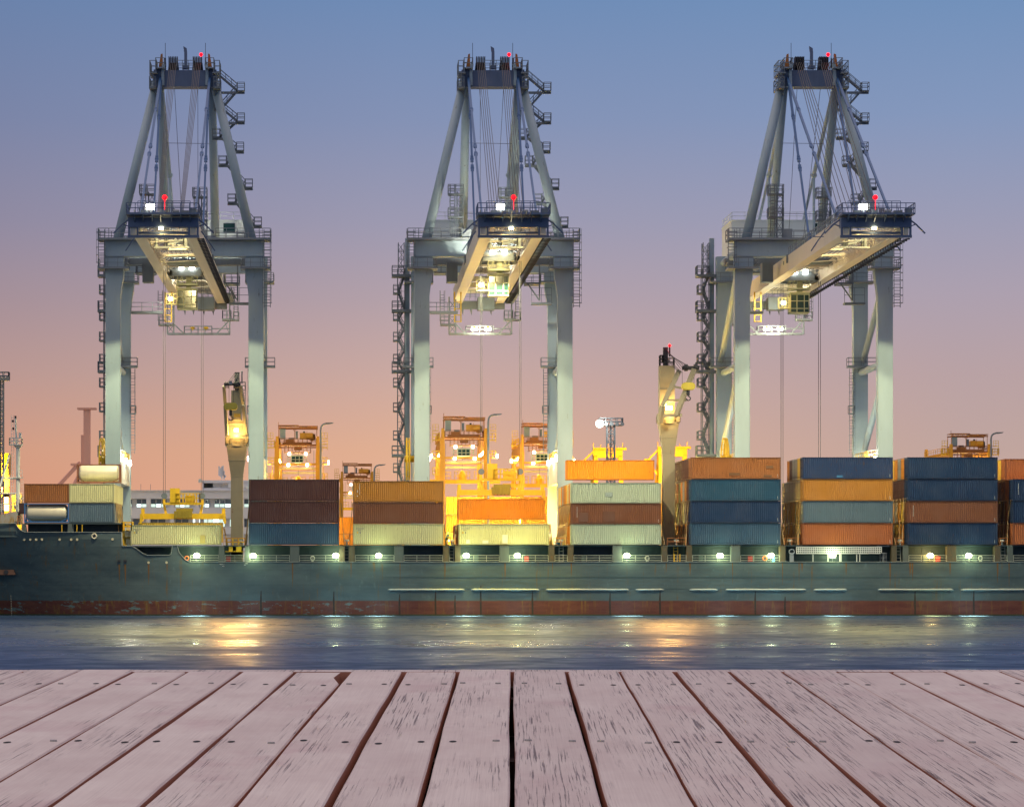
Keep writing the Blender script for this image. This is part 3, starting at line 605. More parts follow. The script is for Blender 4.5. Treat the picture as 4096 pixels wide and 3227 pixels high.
# stack table: name, left px, Ln, [front tier colours bottom->top], H, rows behind shown, side seen
STK = [
 ('stack C, maroon over blue', 995.7, 12.19, ['slate blue','maroon','maroon'], 2.95, 0),
 ('stack D, brown over cream', 1413, 12.19, ['pale green grey','brown','ochre brown'], 2.86, 0),
 ('stack F', 2285, 12.19, ['pale green grey','brown','pale green grey'], 2.72, 0),
 ('stack G', 2762, 12.19, ['slate blue','navy blue','teal blue','rust brown'], 2.94, 0),
 ('stack H', 3210, 12.19, ['brown red','grey blue','ochre brown','scratched navy'], 2.95, 0),
 ('stack I', 3628, 12.19, ['navy blue','maroon','navy blue','navy blue'], 2.94, 0),
]
FR = {
 'C':(995.7,[('slate blue','dull slate-blue container, bottom of the maroon-topped stack right of the first ship crane'),('maroon','dark maroon container in the middle of the stack right of the first ship crane'),('maroon','dark maroon container on top of the stack right of the first ship crane')],2.93),
 'D':(1413,[('cream white','pale cream-green container under two brown ones, left of the lone yellow-lit container'),('brown','plain brown container sandwiched between ochre and cream-green ones'),('ochre brown','ochre-brown container with faint white markings, topping the three-high stack')],2.86),
 'E':(1835,[('cream white','yellow-lit cream container standing one high under the glowing orange yard')],2.86),
 'F':(2285,[('pale green grey','grey-green container at the bottom of the stack left of the second ship crane'),('brown','brown container with darker repainted patches between two grey-green ones'),('pale green grey','grey-green container directly under the orange ones, left of the second ship crane')],2.78),
 'G':(2762,[('slate blue','slate-blue container at the bottom of the stack right of the second ship crane'),('navy blue','deep navy container between slate-blue and teal ones, right of the second ship crane'),('teal blue','teal-blue container just under the brown-orange top one, right of the second ship crane'),('rust brown','brown-orange container with faded lettering patches, top of its stack right of the second ship crane')],2.935),
 'H':(3211,[('brown red','brown-red container at the bottom, above the white gangway'),('grey blue','grey-blue weathered container above the brown-red one over the gangway'),('ochre brown','ochre-orange dented container under the scratched navy one'),('scratched navy','scratched navy container with a small light-blue patch, top of the stack over the gangway')],2.94),
 'I':(3630,[('navy blue','navy container at the bottom of the stack with one brown layer'),('brown','brown container between navy ones, far right'),('navy blue','navy container second from the top, just right of the ochre-orange one'),('navy blue','navy container topping the stack below the far right orange gantry')],2.94),
 'J':(4051,[('brown red','brown-red container cut by the right edge, bottom tier'),('navy blue','navy container cut by the right edge, second tier'),('navy blue','navy container cut by the right edge, third tier')],2.94),
}
GRP = 'containers stacked on the ship'
for k,(px,tiers,H) in FR.items():
    for i,(c,lb) in enumerate(tiers):
        o = container(PX(px,YS), YS, ZB+i*(H+.03), c, lb, GRP, H=H)
        if k == 'D' and i == 2:
            mk = MB()
            for r in range(9): mk.box(.82,.9,-.012,-.004,1.0+r*.17,1.1+r*.17)
            mk.box(.5,.62,-.012,-.004,1.3,1.6); mk.prism([(.46,.75),(.66,.75),(.56,.95)],-.012,-.004)
            mm = mk.build('white_markings', WHITE); mm.parent = o; mm.location = (0,0,0)
        for (kk,ii,x0_,x1_,z0_,z1_) in (('F',1,1.0,2.3,.35,1.55),('F',1,4.3,5.9,.35,1.7),('G',3,5.2,6.7,.5,.85),('G',3,10.2,11.2,1.45,1.8),('G',3,9.9,11.0,.25,.55),('E',0,5.9,6.6,.2,1.35),('E',0,1.0,1.5,.2,.7),('E',0,3.2,4.0,.2,.6),('H',3,4.6,5.4,.2,.5),('F',2,4.6,5.6,.9,1.5)):
            if kk == k and ii == i:
                pc = {'F':(.13,.055,.03) if i == 1 else (.30,.38,.34),'G':(.16,.08,.03),'E':(.72,.74,.58),'H':(.05,.20,.38)}[k]
                mk = MB(); mk.box(x0_,x1_,.016,.026,z0_,z1_); mm = mk.build('repainted_patch', paint('container_patch_%s%d'%(k,i),pc)); mm.parent = o
        if k in 'GHIJF':
            mk = MB(); mk.box(11.75,11.85,-.012,-.004,.28,.38); mk.box(11.75,11.83,-.012,-.004,.5,.62)
            if (k,i) in (('F',1),('J',2),('I',1)):
                for r in range(10): mk.box(.75,.82,-.012,-.004,.9+r*.15,.99+r*.15)
            mm = mk.build('white_markings', WHITE); mm.parent = o
        if k in ('E',) or (k == 'D' and i == 0):
            mk = MB()
            for r in range(8): mk.box(.35+r*.14,.43+r*.14,-.012,-.004,H-.72,H-.6)
            for r in range(4): mk.box(.6+r*.13,.68+r*.13,-.012,-.004,H-.95,H-.85)
            mk.box(.85,1.0,-.012,-.004,H-1.3,H-1.1); mm = mk.build('number_markings', GREYD); mm.parent = o
            mk = MB(); mk.box(.5,.66,-.012,-.004,H-1.3,H-1.1); mm = mk.build('warning_sticker', YEL); mm.parent = o
# the single white container (seen from the right end too)
o = container(PX(522.6,YS), YS, PZ(2178.5,YS), 'cream white', 'cream-white dented container standing alone on the ship left of the first ship crane', GRP, H=2.69)
mk = MB()
for r in range(8): mk.box(.35+r*.14,.43+r*.14,-.012,-.004,2.1,2.22)
for r in range(4): mk.box(.6+r*.13,.68+r*.13,-.012,-.004,1.9,2.0)
mk.box(.75,.87,-.012,-.004,1.55,1.75); mm = mk.build('number_markings', GREYD); mm.parent = o
mk = MB(); mk.box(.47,.59,-.012,-.004,1.55,1.75); mm = mk.build('warning_sticker', YEL); mm.parent = o
mk = MB(); mk.box(9.4,10.1,-.02,-.012,.2,1.3); mm = mk.build('repair_patch', cmat('patch_yellow',(.50,.42,.12))); mm.parent = o
# bow 20 ft boxes
LB = 6.058
zb = PZ(2089.5,YS)
container(PX(96.5,YS), YS, zb+2.66, 'rust brown', 'short brown container on top of the silver tank at the bow', GRP, Ln=LB, H=2.59)
container(PX(276.5,YS), YS, zb+2.66, 'cream white', 'short yellowish-white container above the blue one at the bow', GRP, Ln=LB, H=2.59)
container(PX(276.5,YS), YS, zb, 'grey blue', 'short dusty-blue container beside the lower silver tank at the bow', GRP, Ln=LB, H=2.62)
STEEL = paint('tank_brushed_steel', (.64,.60,.44), .40, .10, 0, .3, metal=.1)
def tank(x,y,z,mf,label):
    T_ = thing('tank_container',(x,y,z),label,'tank container','tank containers at the bow'); H = 2.59
    m = MB(); prof = [(.22,.3),(.3,.85),(.45,1.08),(.6,1.14),(LB-.6,1.14),(LB-.45,1.08),(LB-.3,.85),(LB-.22,.3)]; n = 28; vs=[]; fs=[]
    for px_,r in prof:
        for i in range(n): a=2*math.pi*i/n; vs.append((x+px_,y+1.22+r*math.cos(a),z+1.3+r*math.sin(a)))
    for j in range(len(prof)-1):
        for i in range(n): fs.append((j*n+i,j*n+(i+1)%n,(j+1)*n+(i+1)%n,(j+1)*n+i))
    fs += [tuple(range(n-1,-1,-1)),tuple(range((len(prof)-1)*n,len(prof)*n))]; m.add(vs,fs)
    for k in (1.3,2.5,3.7,4.9): m.torus((x+k,y+1.22,z+1.3),1.142,.012,'x',n,4)
    m.build('tank_shell', STEEL, T_, smooth=True)
    m = MB()
    for xx in (0,LB-.16):
        for yy in (0,2.28): m.box(x+xx,x+xx+.16,y+yy,y+yy+.16,z,z+H)
        m.box(x+xx,x+xx+.16,y+.16,y+2.28,z,z+.15); m.box(x+xx,x+xx+.16,y+.16,y+2.28,z+H-.15,z+H)
        m.beam((x+xx+.08,y+.1,z+.9),(x+xx+.08,y+1.2,z+.1),.1)
    for yy in (0.02,2.3):
        m.box(x+.16,x+LB-.16,y+yy,y+yy+.12,z+.02,z+.18); m.box(x+.16,x+LB-.16,y+yy,y+yy+.1,z+H-.12,z+H-.02)
        m.beam((x+.16,y+yy+.06,z+.62),(x+1.1,y+yy+.06,z+.14),.09); m.beam((x+LB-.16,y+yy+.06,z+.62),(x+LB-1.1,y+yy+.06,z+.14),.09)
    m.build('tank_frame', mf, T_)
tank(PX(96.5,YS), YS, zb, paint('tank_frame_blue',(.04,.16,.38),.5), 'silver tank in a blue frame, lowest box at the bow')
Yt = YS+5*2.5
tank(PX(307,Yt), Yt, PZ(1931,Yt)+.02, paint('tank_frame_brown',(.22,.08,.04),.6), 'silver tank in a brown frame, highest box above the bow containers')
# rows behind: only those whose ends or tops show past the front row
PAL = ['orange','grey','yellow','maroon','ochre brown','slate blue','cream white','brown red']
def back(px, stackname, rows, tiers, H, zbase, pal, Ln=12.192, skip=(), total=None):
    for r in range(1, rows+1):
        for t in range(tiers):
            if (r,t) in skip: continue
            c = pal[(r*3+t*5+r*t) % len(pal)]
            container(PX(px,YS), YS+r*2.5, zbase+t*(H+.03), c,
              f'{c} container, {rowname(r)} row back, {tier(t,total or tiers)}, {stackname}', GRP, Ln=Ln, H=H)
back(276.5,'short stack at the bow',6,2,2.6,zb,['yellow','cream white','slate blue','grey'],Ln=LB)
back(1835,'yellow-lit one-high stack',8,1,2.86,ZB,['brown red','yellow','orange'])
back(2285,'stack left of second ship crane',9,3,2.78,ZB,['orange','yellow','cream white','orange','grey','ochre brown'])
o5 = container(PX(2266,431.0), 431.0, PZ(1919,431.0), 'bright orange', 'bright orange container, highest one left of the second ship crane', GRP, H=2.75)
back(2762,'stack right of second ship crane',7,4,2.935,ZB,['orange','grey','ochre brown','maroon','brown red','cream white'])
back(3211,'stack over the gangway',7,3,2.94,ZB,['grey','brown','ochre brown','slate blue','maroon'],total=4)
for r in range(1,6): container(PX(3211,YS), YS+r*2.5, ZB+3*2.97, PAL[(r*2)%5] if r!=2 else 'grey', f'{PAL[(r*2)%5] if r!=2 else "grey"} container, {rowname(r)} row back, top tier, stack over the gangway', GRP, H=2.94)
back(3630,'stack below the far right orange gantry',5,4,2.94,ZB,['maroon','orange','grey','orange','yellow'])
back(4051,'stack cut by the right edge',4,3,2.94,ZB,['brown red','maroon','brown'],total=4)
for r in range(2,5): container(PX(4051,YS), YS+r*2.5, ZB+3*2.97, ['','','brown red','yellow','orange'][r], f"{['','','brown red','yellow','orange'][r]} container, {rowname(r)} row back, top tier at the right edge", GRP, H=2.9)
# lashing rods in the gaps
RUST = paint('lashing_rod_steel', (.30,.20,.08), .6, .4)
def lash(xb, xt, zt, rows, label, y0=YS):
    T_ = thing('lashing_rods', (xb,y0,ZB), label, 'lashing rods', 'lashing rods in the gaps between stacks')
    for r in range(rows):
        y = y0+.3+r*2.5
        for a,b in ((.2,2.2),(2.2,.2)):
            m = MB(); m.beam((xb,y+a,ZB),(xt,y+b*.9+a*.1,zt),.07); m.beam((xb,y+a,ZB),(xb+(xt-xb)*.25,y+a+(b-a)*.22,ZB+(zt-ZB)*.25),.14); m.build('rod', RUST, T_)
for (pb,pt,pz_,rows,lb) in ((980,996,2005,2,'yellow-lit lashing rods left of the maroon stack'),(1378,1364,2010,3,'dark lashing rods on the right end of the maroon stack'),(1396,1411,2010,3,'dark lashing rods at the left end of the ochre stack'),
   (1790,1779,2095,2,'lashing rods at the right end of the ochre stack'),(1818,1833,2095,3,'lashing rods at the left end of the lone yellow-lit container'),(2212,2203,2095,3,'lashing rods at the right end of the lone yellow-lit container'),
   (2262,2284,2015,8,'thick bundle of yellow-lit rods beside the seated worker'),(2660,2650,2095,2,'thin rods between the grey-green container and the second ship crane'),(2745,2760,2000,8,'orange-lit rods at the left end of the slate-blue stack'),
   (3138,3125,2020,3,'thin rods at the right end of the slate-blue stack'),(3193,3208,2000,7,'orange-lit rods at the left end of the stack over the gangway'),(3586,3573,2095,3,'rods at the right end of the stack over the gangway'),
   (3612,3627,1990,4,'rods at the left end of the brown-layered navy stack'),(4002,3989,2095,2,'rods right of the navy stack near the photo edge'),(4032,4048,2000,4,'dark rods at the left end of the stack cut by the right edge'),
   (478,460,2010,5,'yellow rods at the right end of the short bow stack'),(905,894,2110,2,'rods by the first ship crane, right of the lone white container')):
    lash(PX(pb,YS), PX(pt,YS), PZ(pz_,YS), rows, lb)
# ---------------- container ship ----------------
Yh = 420.0
def hx(px): return PX(px,Yh)
def hz(py): return PZ(py,Yh)
ship = thing('container_ship', (hx(2048),435,0), 'long green-hulled container ship moored across the picture', 'ship')
def hull_mat():
    m, t, b = nmat('hull_paint'); N = t.nodes.new; L = t.links.new
    g = N('ShaderNodeNewGeometry'); s = N('ShaderNodeSeparateXYZ'); L(g.outputs['Position'], s.inputs[0])
    def noise(sc, scale, det=7, rough=.65):
        mp = N('ShaderNodeMapping'); mp.inputs['Scale'].default_value = sc; L(g.outputs['Position'], mp.inputs[0])
        n = N('ShaderNodeTexNoise'); n.inputs['Scale'].default_value = scale; n.inputs['Detail'].default_value = det; n.inputs['Roughness'].default_value = rough
        L(mp.outputs[0], n.inputs['Vector']); return n.outputs[0]
    def rng(v, a, b_, c=0, d=1):
        r = N('ShaderNodeMapRange'); r.inputs[1].default_value = a; r.inputs[2].default_value = b_; r.inputs[3].default_value = c; r.inputs[4].default_value = d; L(v, r.inputs[0]); return r.outputs[0]
    def mix(f, a, b_):
        x = N('ShaderNodeMix'); x.data_type = 'RGBA'; L(f, x.inputs[0])
        for k,v in ((6,a),(7,b_)):
            if isinstance(v, tuple): x.inputs[k].default_value = (*v,1)
            else: L(v, x.inputs[k])
        return x.outputs[2]
    def mul(a, b_):
        x = N('ShaderNodeMath'); x.operation = 'MULTIPLY'; L(a, x.inputs[0])
        if isinstance(b_, float): x.inputs[1].default_value = b_
        else: L(b_, x.inputs[1])
        return x.outputs[0]
    teal = mix(rng(noise((.15,1,.5),1.0),.3,.7), (.050,.080,.088), (.098,.140,.135))
    teal = mix(mul(rng(noise((.5,1,.25),2.2),.60,.68),.35), teal, (.15,.22,.20))
    # weld seams between plates
    br = N('ShaderNodeTexBrick'); cb = N('ShaderNodeCombineXYZ'); L(s.outputs[0], cb.inputs[0]); L(s.outputs[2], cb.inputs[1]); L(cb.outputs[0], br.inputs['Vector'])
    br.inputs['Color1'].default_value = (1,1,1,1); br.inputs['Color2'].default_value = (.93,.93,.93,1); br.inputs['Mortar'].default_value = (.55,.55,.55,1)
    br.inputs['Scale'].default_value = 1; br.inputs['Mortar Size'].default_value = .02; br.inputs['Brick Width'].default_value = 9.0; br.inputs['Row Height'].default_value = 2.05
    mm = N('ShaderNodeMix'); mm.data_type = 'RGBA'; mm.blend_type = 'MULTIPLY'; mm.inputs[0].default_value = .5; L(teal, mm.inputs[6]); L(br.outputs[0], mm.inputs[7]); teal = mm.outputs[2]
    rust = mul(rng(noise((1.6,1,.10),1.0,9,.8),.56,.65), rng(noise((.08,1,.3),1.0,3),.40,.52))
    teal = mix(rust, teal, (.15,.085,.02))
    red = mix(rng(noise((.3,1,1.2),1.5),.3,.7), (.085,.022,.018), (.155,.055,.032))
    red = mix(mul(rng(noise((1.3,1,.12),1.0,9,.8),.53,.62),.75), red, (.20,.12,.02))
    red = mix(mul(rng(noise((.5,1,1.6),1.1,10,.72),.565,.575), rng(s.outputs[0],8.0,0.0)), red, (.12,.19,.18))
    red = mix(rng(noise((1.4,1,1.4),2.6,8,.7),.70,.72), red, (.38,.34,.15))
    edge = N('ShaderNodeMath'); edge.operation = 'ADD'; L(s.outputs[2], edge.inputs[0]); L(mul(noise((.6,1,.6),1.2,6,.7),.12), edge.inputs[1])
    c = mix(rng(edge.outputs[0],2.04,2.07), red, teal)
    c = mix(rng(s.outputs[2],.22,.12), c, (.04,.055,.02))
    L(c, b.inputs['Base Color']); b.inputs['Roughness'].default_value = .5
    bp = N('ShaderNodeBump'); bp.inputs['Strength'].default_value = .25; bp.inputs['Distance'].default_value = .12; L(noise((.25,1,.6),1.0,3,.5), bp.inputs['Height']); L(bp.outputs[0], b.inputs['Normal'])
    return m
HULL = hull_mat()
TOP = [(-420,2093),(64,2093),(66,2100),(72,2110),(82,2120),(95,2126),(108,2128),(487,2128),(489,2183),(528,2185),(540,2190),(560,2204),(575,2214),(590,2220),(676,2220),(684,2216),(690,2181),(709,2181),(716,2208),(728,2224),(742,2238),(758,2247),(4096,2247),(4700,2247)]
def topz(px):
    for (a,za),(b,zb_) in zip(TOP[:-1],TOP[1:]):
        if a <= px <= b: return hz(za+(zb_-za)*(px-a)/(b-a))
    return hz(2247)
def flare(px, z):      # the bow plating leans in below a knuckle line
    if px > 700: return 0.0
    kz = hz(2133+max(0,(px-280))*.215) if px > 280 else hz(2130)
    t = (700-px)/700; d = max(0, kz-z)
    return t*d*.45 + (max(0,t-.75)**2)*4
pxs = sorted(set([a for a,_ in TOP]+list(range(-400,1000,40))+list(range(1000,4700,200))))
m = MB(); nz = 14; vs = []; fs = []
for p_ in pxs:
    zt = topz(p_)
    for k in range(nz+1):
        z = -2+(zt+2)*k/nz; vs.append((hx(p_), Yh+flare(p_,z), z))
for i in range(len(pxs)-1):
    for k in range(nz): a = i*(nz+1)+k; fs.append((a,a+nz+1,a+nz+2,a+1))
m.add(vs,fs)
m.box(hx(-420),hx(4700),Yh+14,Yh+28.5,-2,7.0)
m.box(hx(760),hx(4700),Yh+.02,Yh+28,6.9,7.1); m.box(hx(-420),hx(489),Yh+.3,Yh+27,10.6,10.8); m.box(hx(489),hx(760),Yh+.4,Yh+27,7.0,7.6)
m.build('hull', HULL, ship)
CAP = paint('bulwark_cap_pale', (.34,.38,.34), .5, .2, .3)
m = MB()
for (a,za),(b,zb_) in zip(TOP[:-1],TOP[1:]): m.beam((hx(a),Yh-.01,hz(za)+.02),(hx(b),Yh-.01,hz(zb_)+.02),.16,.06)
m.build('bulwark_cap', CAP, ship)
DKHULL = paint('hatch_coaming_dark', (.030,.055,.065), .6, .3)
m = MB(); m.box(hx(105),hx(489),Yh+2.2,Yh+2.4,hz(2128),hz(2093)); m.box(hx(489),hx(920),Yh+2.2,Yh+2.4,hz(2247),hz(2182)); m.box(hx(985),hx(4700),Yh+2.2,Yh+2.4,7.1,hz(2181)); m.box(hx(985),hx(4700),Yh+1.6,Yh+2.19,7.1,8.15)
for p_ in range(1010,4090,56): m.box(hx(p_),hx(p_+36),Yh+2.15,Yh+2.2,8.4,9.1)
m.box(hx(96),hx(489),Yh+.2,Yh+26,zb-.22,zb-.04); m.box(hx(489),hx(900),Yh+.4,Yh+24,ZB-.3,ZB-.12); m.box(hx(985),hx(4700),Yh+.6,Yh+26,ZB-.22,ZB-.03)
m.build('hatch_coaming', DKHULL, ship)
PIL = paint('pillar_rusty_green', (.085,.075,.045), .6, .25, .55, .6, rustcol=(.20,.09,.02))
PILG = paint('pillar_grey_green', (.09,.115,.105), .6, .2, .3, .6)
for i,(a,b) in enumerate(((1160,1196),(1357,1378),(1396,1419),(1578,1614),(1773,1795),(1820,1842),(1999,2036),(2195,2218),(2271,2294),(2451,2488),(2648,2670),(2746,2768),(2925,2961),(3120,3142),(3567,3587),(3612,3634),(3789,3825),(3980,4002),(4030,4052))):
    m = MB(); m.box(hx(a),hx(b),Yh+.03,Yh+1.5,7.1,hz(2184)); m.box(hx(a-1),hx(b+1),Yh+.01,Yh+1.52,hz(2186),hz(2183))
    for k in range(4): m.box(hx(a+(b-a)*(k+.25)/4.2),hx(a+(b-a)*(k+.75)/4.2),Yh+.1,Yh+.5,hz(2183),ZB-.02)
    m.build('deck_pillar', PIL if i%3 else PILG, ship)
for (a,b,c,d,z1,z0) in ((876,896,873,898,2183,2247),(980,996,978,1000,2183,2247),(690,709,686,716,2181,2216),(90,100,86,106,2094,2128),(272,286,270,294,2094,2128)):
    m = MB(); m.prism([(hx(a),hz(z1)),(hx(b),hz(z1)),(hx(d),hz(z0)),(hx(c),hz(z0))],Yh+.05,Yh+1.2); m.build('deck_pillar', PILG, ship)
m = MB(); m.box(hx(3146),hx(3150),Yh+1,Yh+1.6,7.1,9.4); m.build('deck_pillar', PILG, ship)
# railings between pillars
RAILM = paint('deck_railing_pale', (.42,.46,.38), .5, .2, .2)
spans = [(762,874),(900,978),(1000,1158),(1198,1355),(1421,1576),(1616,1771),(1844,1997),(2038,2193),(2220,2270),(2296,2449),(2490,2646),(2671,2745),(2770,2923),(2963,3118),(3636,3787),(3827,3978),(4004,4029),(4054,4200)]
for a,b in spans:
    m = MB(); m.rail([(hx(a),Yh+.1,7.15),(hx(b),Yh+.1,7.15)],h=.98,sp=1.6,r=.026,bars=3); m.build('railing', RAILM, ship)
for px_ in (1387,1807,2246,2705,3598,4016,276+8):
    m = MB(); m.ladder(hx(px_),Yh+.7,7.1 if px_>400 else hz(2128),hz(2184) if px_>400 else hz(2094),w=.55,r=.04); m.build('deck_ladder', RAILM if px_ != 2705 else YEL, ship)
# deck lamps
for i,px_ in enumerate((787,1012,1343,1514,1865,2070,2508,2881,3085,3332,3722,3876)):
    org = px_ == 3722
    fx = MB(); fx.beam((hx(px_),Yh+.5,7.15),(hx(px_),Yh+.5,7.75),.06); fx.box(hx(px_)-.5,hx(px_)+.5,Yh+.25,Yh+.7,7.72,7.80); f = fx.build('deck_lamp', GREYM, ship)
    fx = MB(); fx.ball((hx(px_),Yh+.2,8.1),.42,14,10,.8); fx.build('lamp_glass', L_WARM if org else L_GREEN, f)
    lamp('POINT','deck_light',(hx(px_),Yh-.75,8.15),f,260 if not org else 240,(1,.62,.12) if org else (.84,1,.55),.3)
    lamp('SPOT','waterline_glint_spot',(hx(px_),Yh-.8,8.0),f,170000,(1,.70,.18) if org else (.90,1,.62),.15,aim=(hx(px_),Yh-3.4,0),spot=34,blend=.9)  # extra spot added outside the hull to draw glints at the waterline
    lamp('POINT','deck_backlight',(hx(px_),Yh+.9,8.3),f,60,(1,.62,.12) if org else (.84,1,.55),.2)
# fender strakes
m0 = None
for a,b in ((820,985),(997,1143),(1155,1333),(1345,1407),(1459,1521),(1535,1708),(1722,1794),(1858,2020),(2034,2300)):
    m = MB(); x0,x1 = hx(a*1.889),hx(b*1.889); z = hz(2358); m.tube((x0+.4,Yh-.02,z),(x1-.4,Yh-.02,z),.16,n=10); m.tube((x0,Yh+.05,z),(x0+.4,Yh-.02,z),.04,.16,n=8); m.tube((x1-.4,Yh-.02,z),(x1,Yh+.05,z),.16,.04,n=8); m.build('fender_bar', CAP, ship)
m = MB(); m.box(hx(1540),hx(4700),Yh-.03,Yh+.01,hz(2308.5),hz(2307)); m.box(hx(1440),hx(4700),Yh-.02,Yh+.01,hz(2354),hz(2352.5)); m.build('plate_step', paint('hull_edge',(.05,.10,.10)), ship)
FM_ = paint('fender_scuff_black',(.035,.03,.025),.8,.3,.5,.6)
for px_,v0 in ((1044,2362),(1335,2364),(1598,2375),(1742,2362),(1923,2340),(2130,2362),(2640,2362),(3021,2362),(3660,2362),(3895,2362),(1820,2380),(3140,2385),(2440,2370)):
    m = MB(); zt_ = hz(v0); m.prism([(hx(px_-3),.15),(hx(px_+4),.15),(hx(px_+3),zt_-1),(hx(px_+2),zt_),(hx(px_-1),zt_),(hx(px_-4),zt_-1.2)],Yh-.012,Yh+.01); m.build('scuff_streak', FM_, ship)
RS_ = paint('rust_run',(.17,.09,.03),.8,.5)
rr_ = random.Random(5)
for px_ in (476,500,594,668,1170,1600,1780,2020,2665,2760,2930,3130,3196,3208,3385,3560,3640,3650,3800,3990,4036,1404,2210,2285):
    v0 = 2251 if px_ > 700 else 2256; n_ = rr_.uniform(1.2,3.4); w_ = rr_.uniform(.05,.13); y_ = Yh+flare(px_,hz(v0))-.012; y2 = Yh+flare(px_,hz(v0)-n_)-.012; x_ = hx(px_); z_ = hz(v0)
    m = MB(); m.add([(x_-w_,y_,z_),(x_+w_,y_,z_),(x_+w_*.8,(y_+y2)/2,z_-n_*.5),(x_+.01,y2,z_-n_),(x_-.015,y2,z_-n_),(x_-w_*.5,(y_+y2)/2,z_-n_*.5)],[(5,2,1,0),(4,3,2,5)]); m.build('rust_run', RS_, ship)
# scuppers, fairleads, anchor pocket
SC = paint('scupper_pale', (.55,.50,.32), .5, .3)
for (px_,py_) in ((96,2157),(120,2157),(144,2157),(167,2157),(238,2157),(284,2157),(308,2157),(450,2156),(594,2249),(666,2249)):
    y = Yh+flare(px_,hz(py_)); m = MB(); m.tube((hx(px_),y-.06,hz(py_)),(hx(px_),y+.2,hz(py_)),.17,n=10); m.build('scupper', SC, ship)
for (px_,py_) in ((476,2243),(500,2243)):
    y = Yh+flare(px_,hz(py_)); m = MB(); m.box(hx(px_-6),hx(px_+6),y-.1,y+.2,hz(py_+4),hz(py_-4)); m.build('scupper', BLACK, ship)
y = Yh+flare(377,hz(2143)); m = MB(); m.torus((hx(377),y-.05,hz(2144)),.30,.10,'y',18,8); m.build('fairlead', STEEL, ship)
m = MB(); m.tube((hx(377),y-.04,hz(2144)),(hx(377),y+.1,hz(2144)),.26,n=14); m.build('fairlead_hole', BLACK, ship)
AN = paint('anchor_pocket_rust', (.12,.06,.04), .7, .4, .4)
y = Yh+flare(20,hz(2290)); m = MB(); m.prism([(hx(-60),hz(2277)),(hx(48),hz(2278)),(hx(56),hz(2298)),(hx(-60),hz(2299))],y-.5,y+.6); a_ = m.build('anchor_pocket', AN, ship)
m = MB(); m.tube((hx(18),y-.56,hz(2287)),(hx(18),y-.49,hz(2287)),.3,n=12); m.build('hawse_hole', BLACK, a_)
m = MB()
for i in range(13): z = hz(2385+i*7); y = Yh+flare(31,z); m.box(hx(30),hx(33),y-.05,y+.02,z,z+.12)
m.build('draft_marks', SC, ship)
# tug / hull numbers by the lamps
def text(body, size, loc, mat, parent, name='painted_text', depth=.01, rotz=0):
    t = bpy.data.curves.new(name,'FONT'); t.body = body; t.size = size; t.extrude = depth; t.align_x = 'CENTER'
    ob = bpy.data.objects.new('tmp', t); COL.objects.link(ob); dg = bpy.context.evaluated_depsgraph_get(); dg.update()
    me = bpy.data.meshes.new_from_object(ob.evaluated_get(dg)); bpy.data.objects.remove(ob); me.materials.clear(); me.materials.append(mat)
    c = bpy.data.objects.new(name, me); COL.objects.link(c); c.rotation_euler = (R(90),0,R(rotz)); c.parent = parent; c.location = Vector(loc)-wloc(parent); return c
text('NOV 1', .22, (hx(888),Yh-.02,hz(2258)), WHITE, ship, 'hull_marking'); text('#05', .2, (hx(893),Yh-.02,hz(2265)), WHITE, ship, 'hull_marking')
text('1405', .2, (hx(985),Yh-.02,hz(2255)), WHITE, ship, 'hull_marking'); text('005', .2, (hx(980),Yh-.02,hz(2261)), WHITE, ship, 'hull_marking')
# forecastle house, foremast
FC = paint('forecastle_cream_rust', (.40,.38,.32), .6, .3, .9, .4, rustcol=(.34,.20,.02))
m = MB(); m.prism([(hx(-200),hz(2093)),(hx(62),hz(2093)),(hx(64),hz(2044)),(hx(40),hz(2046)),(hx(10),hz(2056)),(hx(-200),hz(2070))],Yh+1.0,Yh+9); m.build('breakwater', FC, ship)
m = MB(); m.box(hx(68),hx(94),Yh+2.5,Yh+6,hz(2052),hz(2010)); m.build('deck_store', paint('store_brown',(.20,.11,.08),.7,.3,.5), ship)
m = MB(); pts = [(hx(64),hz(2093)),(hx(63),hz(2040)),(hx(61),hz(2028)),(hx(57),hz(2022)),(hx(53),hz(2022))]; m.path([(x,Yh+1.2,z) for x,z in pts],.16,8); m.build('vent_pipe', CAP, ship)
m = MB(); m.rail([(hx(68),Yh+.6,hz(2093)),(hx(84),Yh+.6,hz(2093))],h=1.0,sp=.6,r=.04,bars=3); m.build('railing', paint('railing_orange',(.5,.18,.05)), ship)
m = MB(); m.rail([(hx(-60),Yh+4,hz(2050)),(hx(45),Yh+4,hz(2040)),(hx(92),Yh+4,hz(2012))],h=1.1,sp=1,r=.04,bars=3); m.build('railing', WHITE, ship)
fm = MB(); X_ = hx(41); fm.tube((X_,430,hz(2040)),(X_,430,PZ(1788,430)),.27,n=12); fm.tube((X_-.2,430,PZ(1788,430)),(X_-.35,430,PZ(1672,430)),.13,n=8)
fm.tube((X_,430,PZ(1790,430)),(X_,430,PZ(1780,430)),.4,.6); fm.tube((PX(38,429),429,PZ(1820,429)),(PX(-5,427),427,PZ(1960,427)),.13,n=8); fm.tube((PX(-10,430),430,PZ(1973,430)),(X_,430,PZ(1973,430)),.12,n=8); fm.tube((PX(5,430),430,PZ(1913,430)),(X_,430,PZ(1913,430)),.12)
fmo = fm.build('foremast', WHITE, ship)
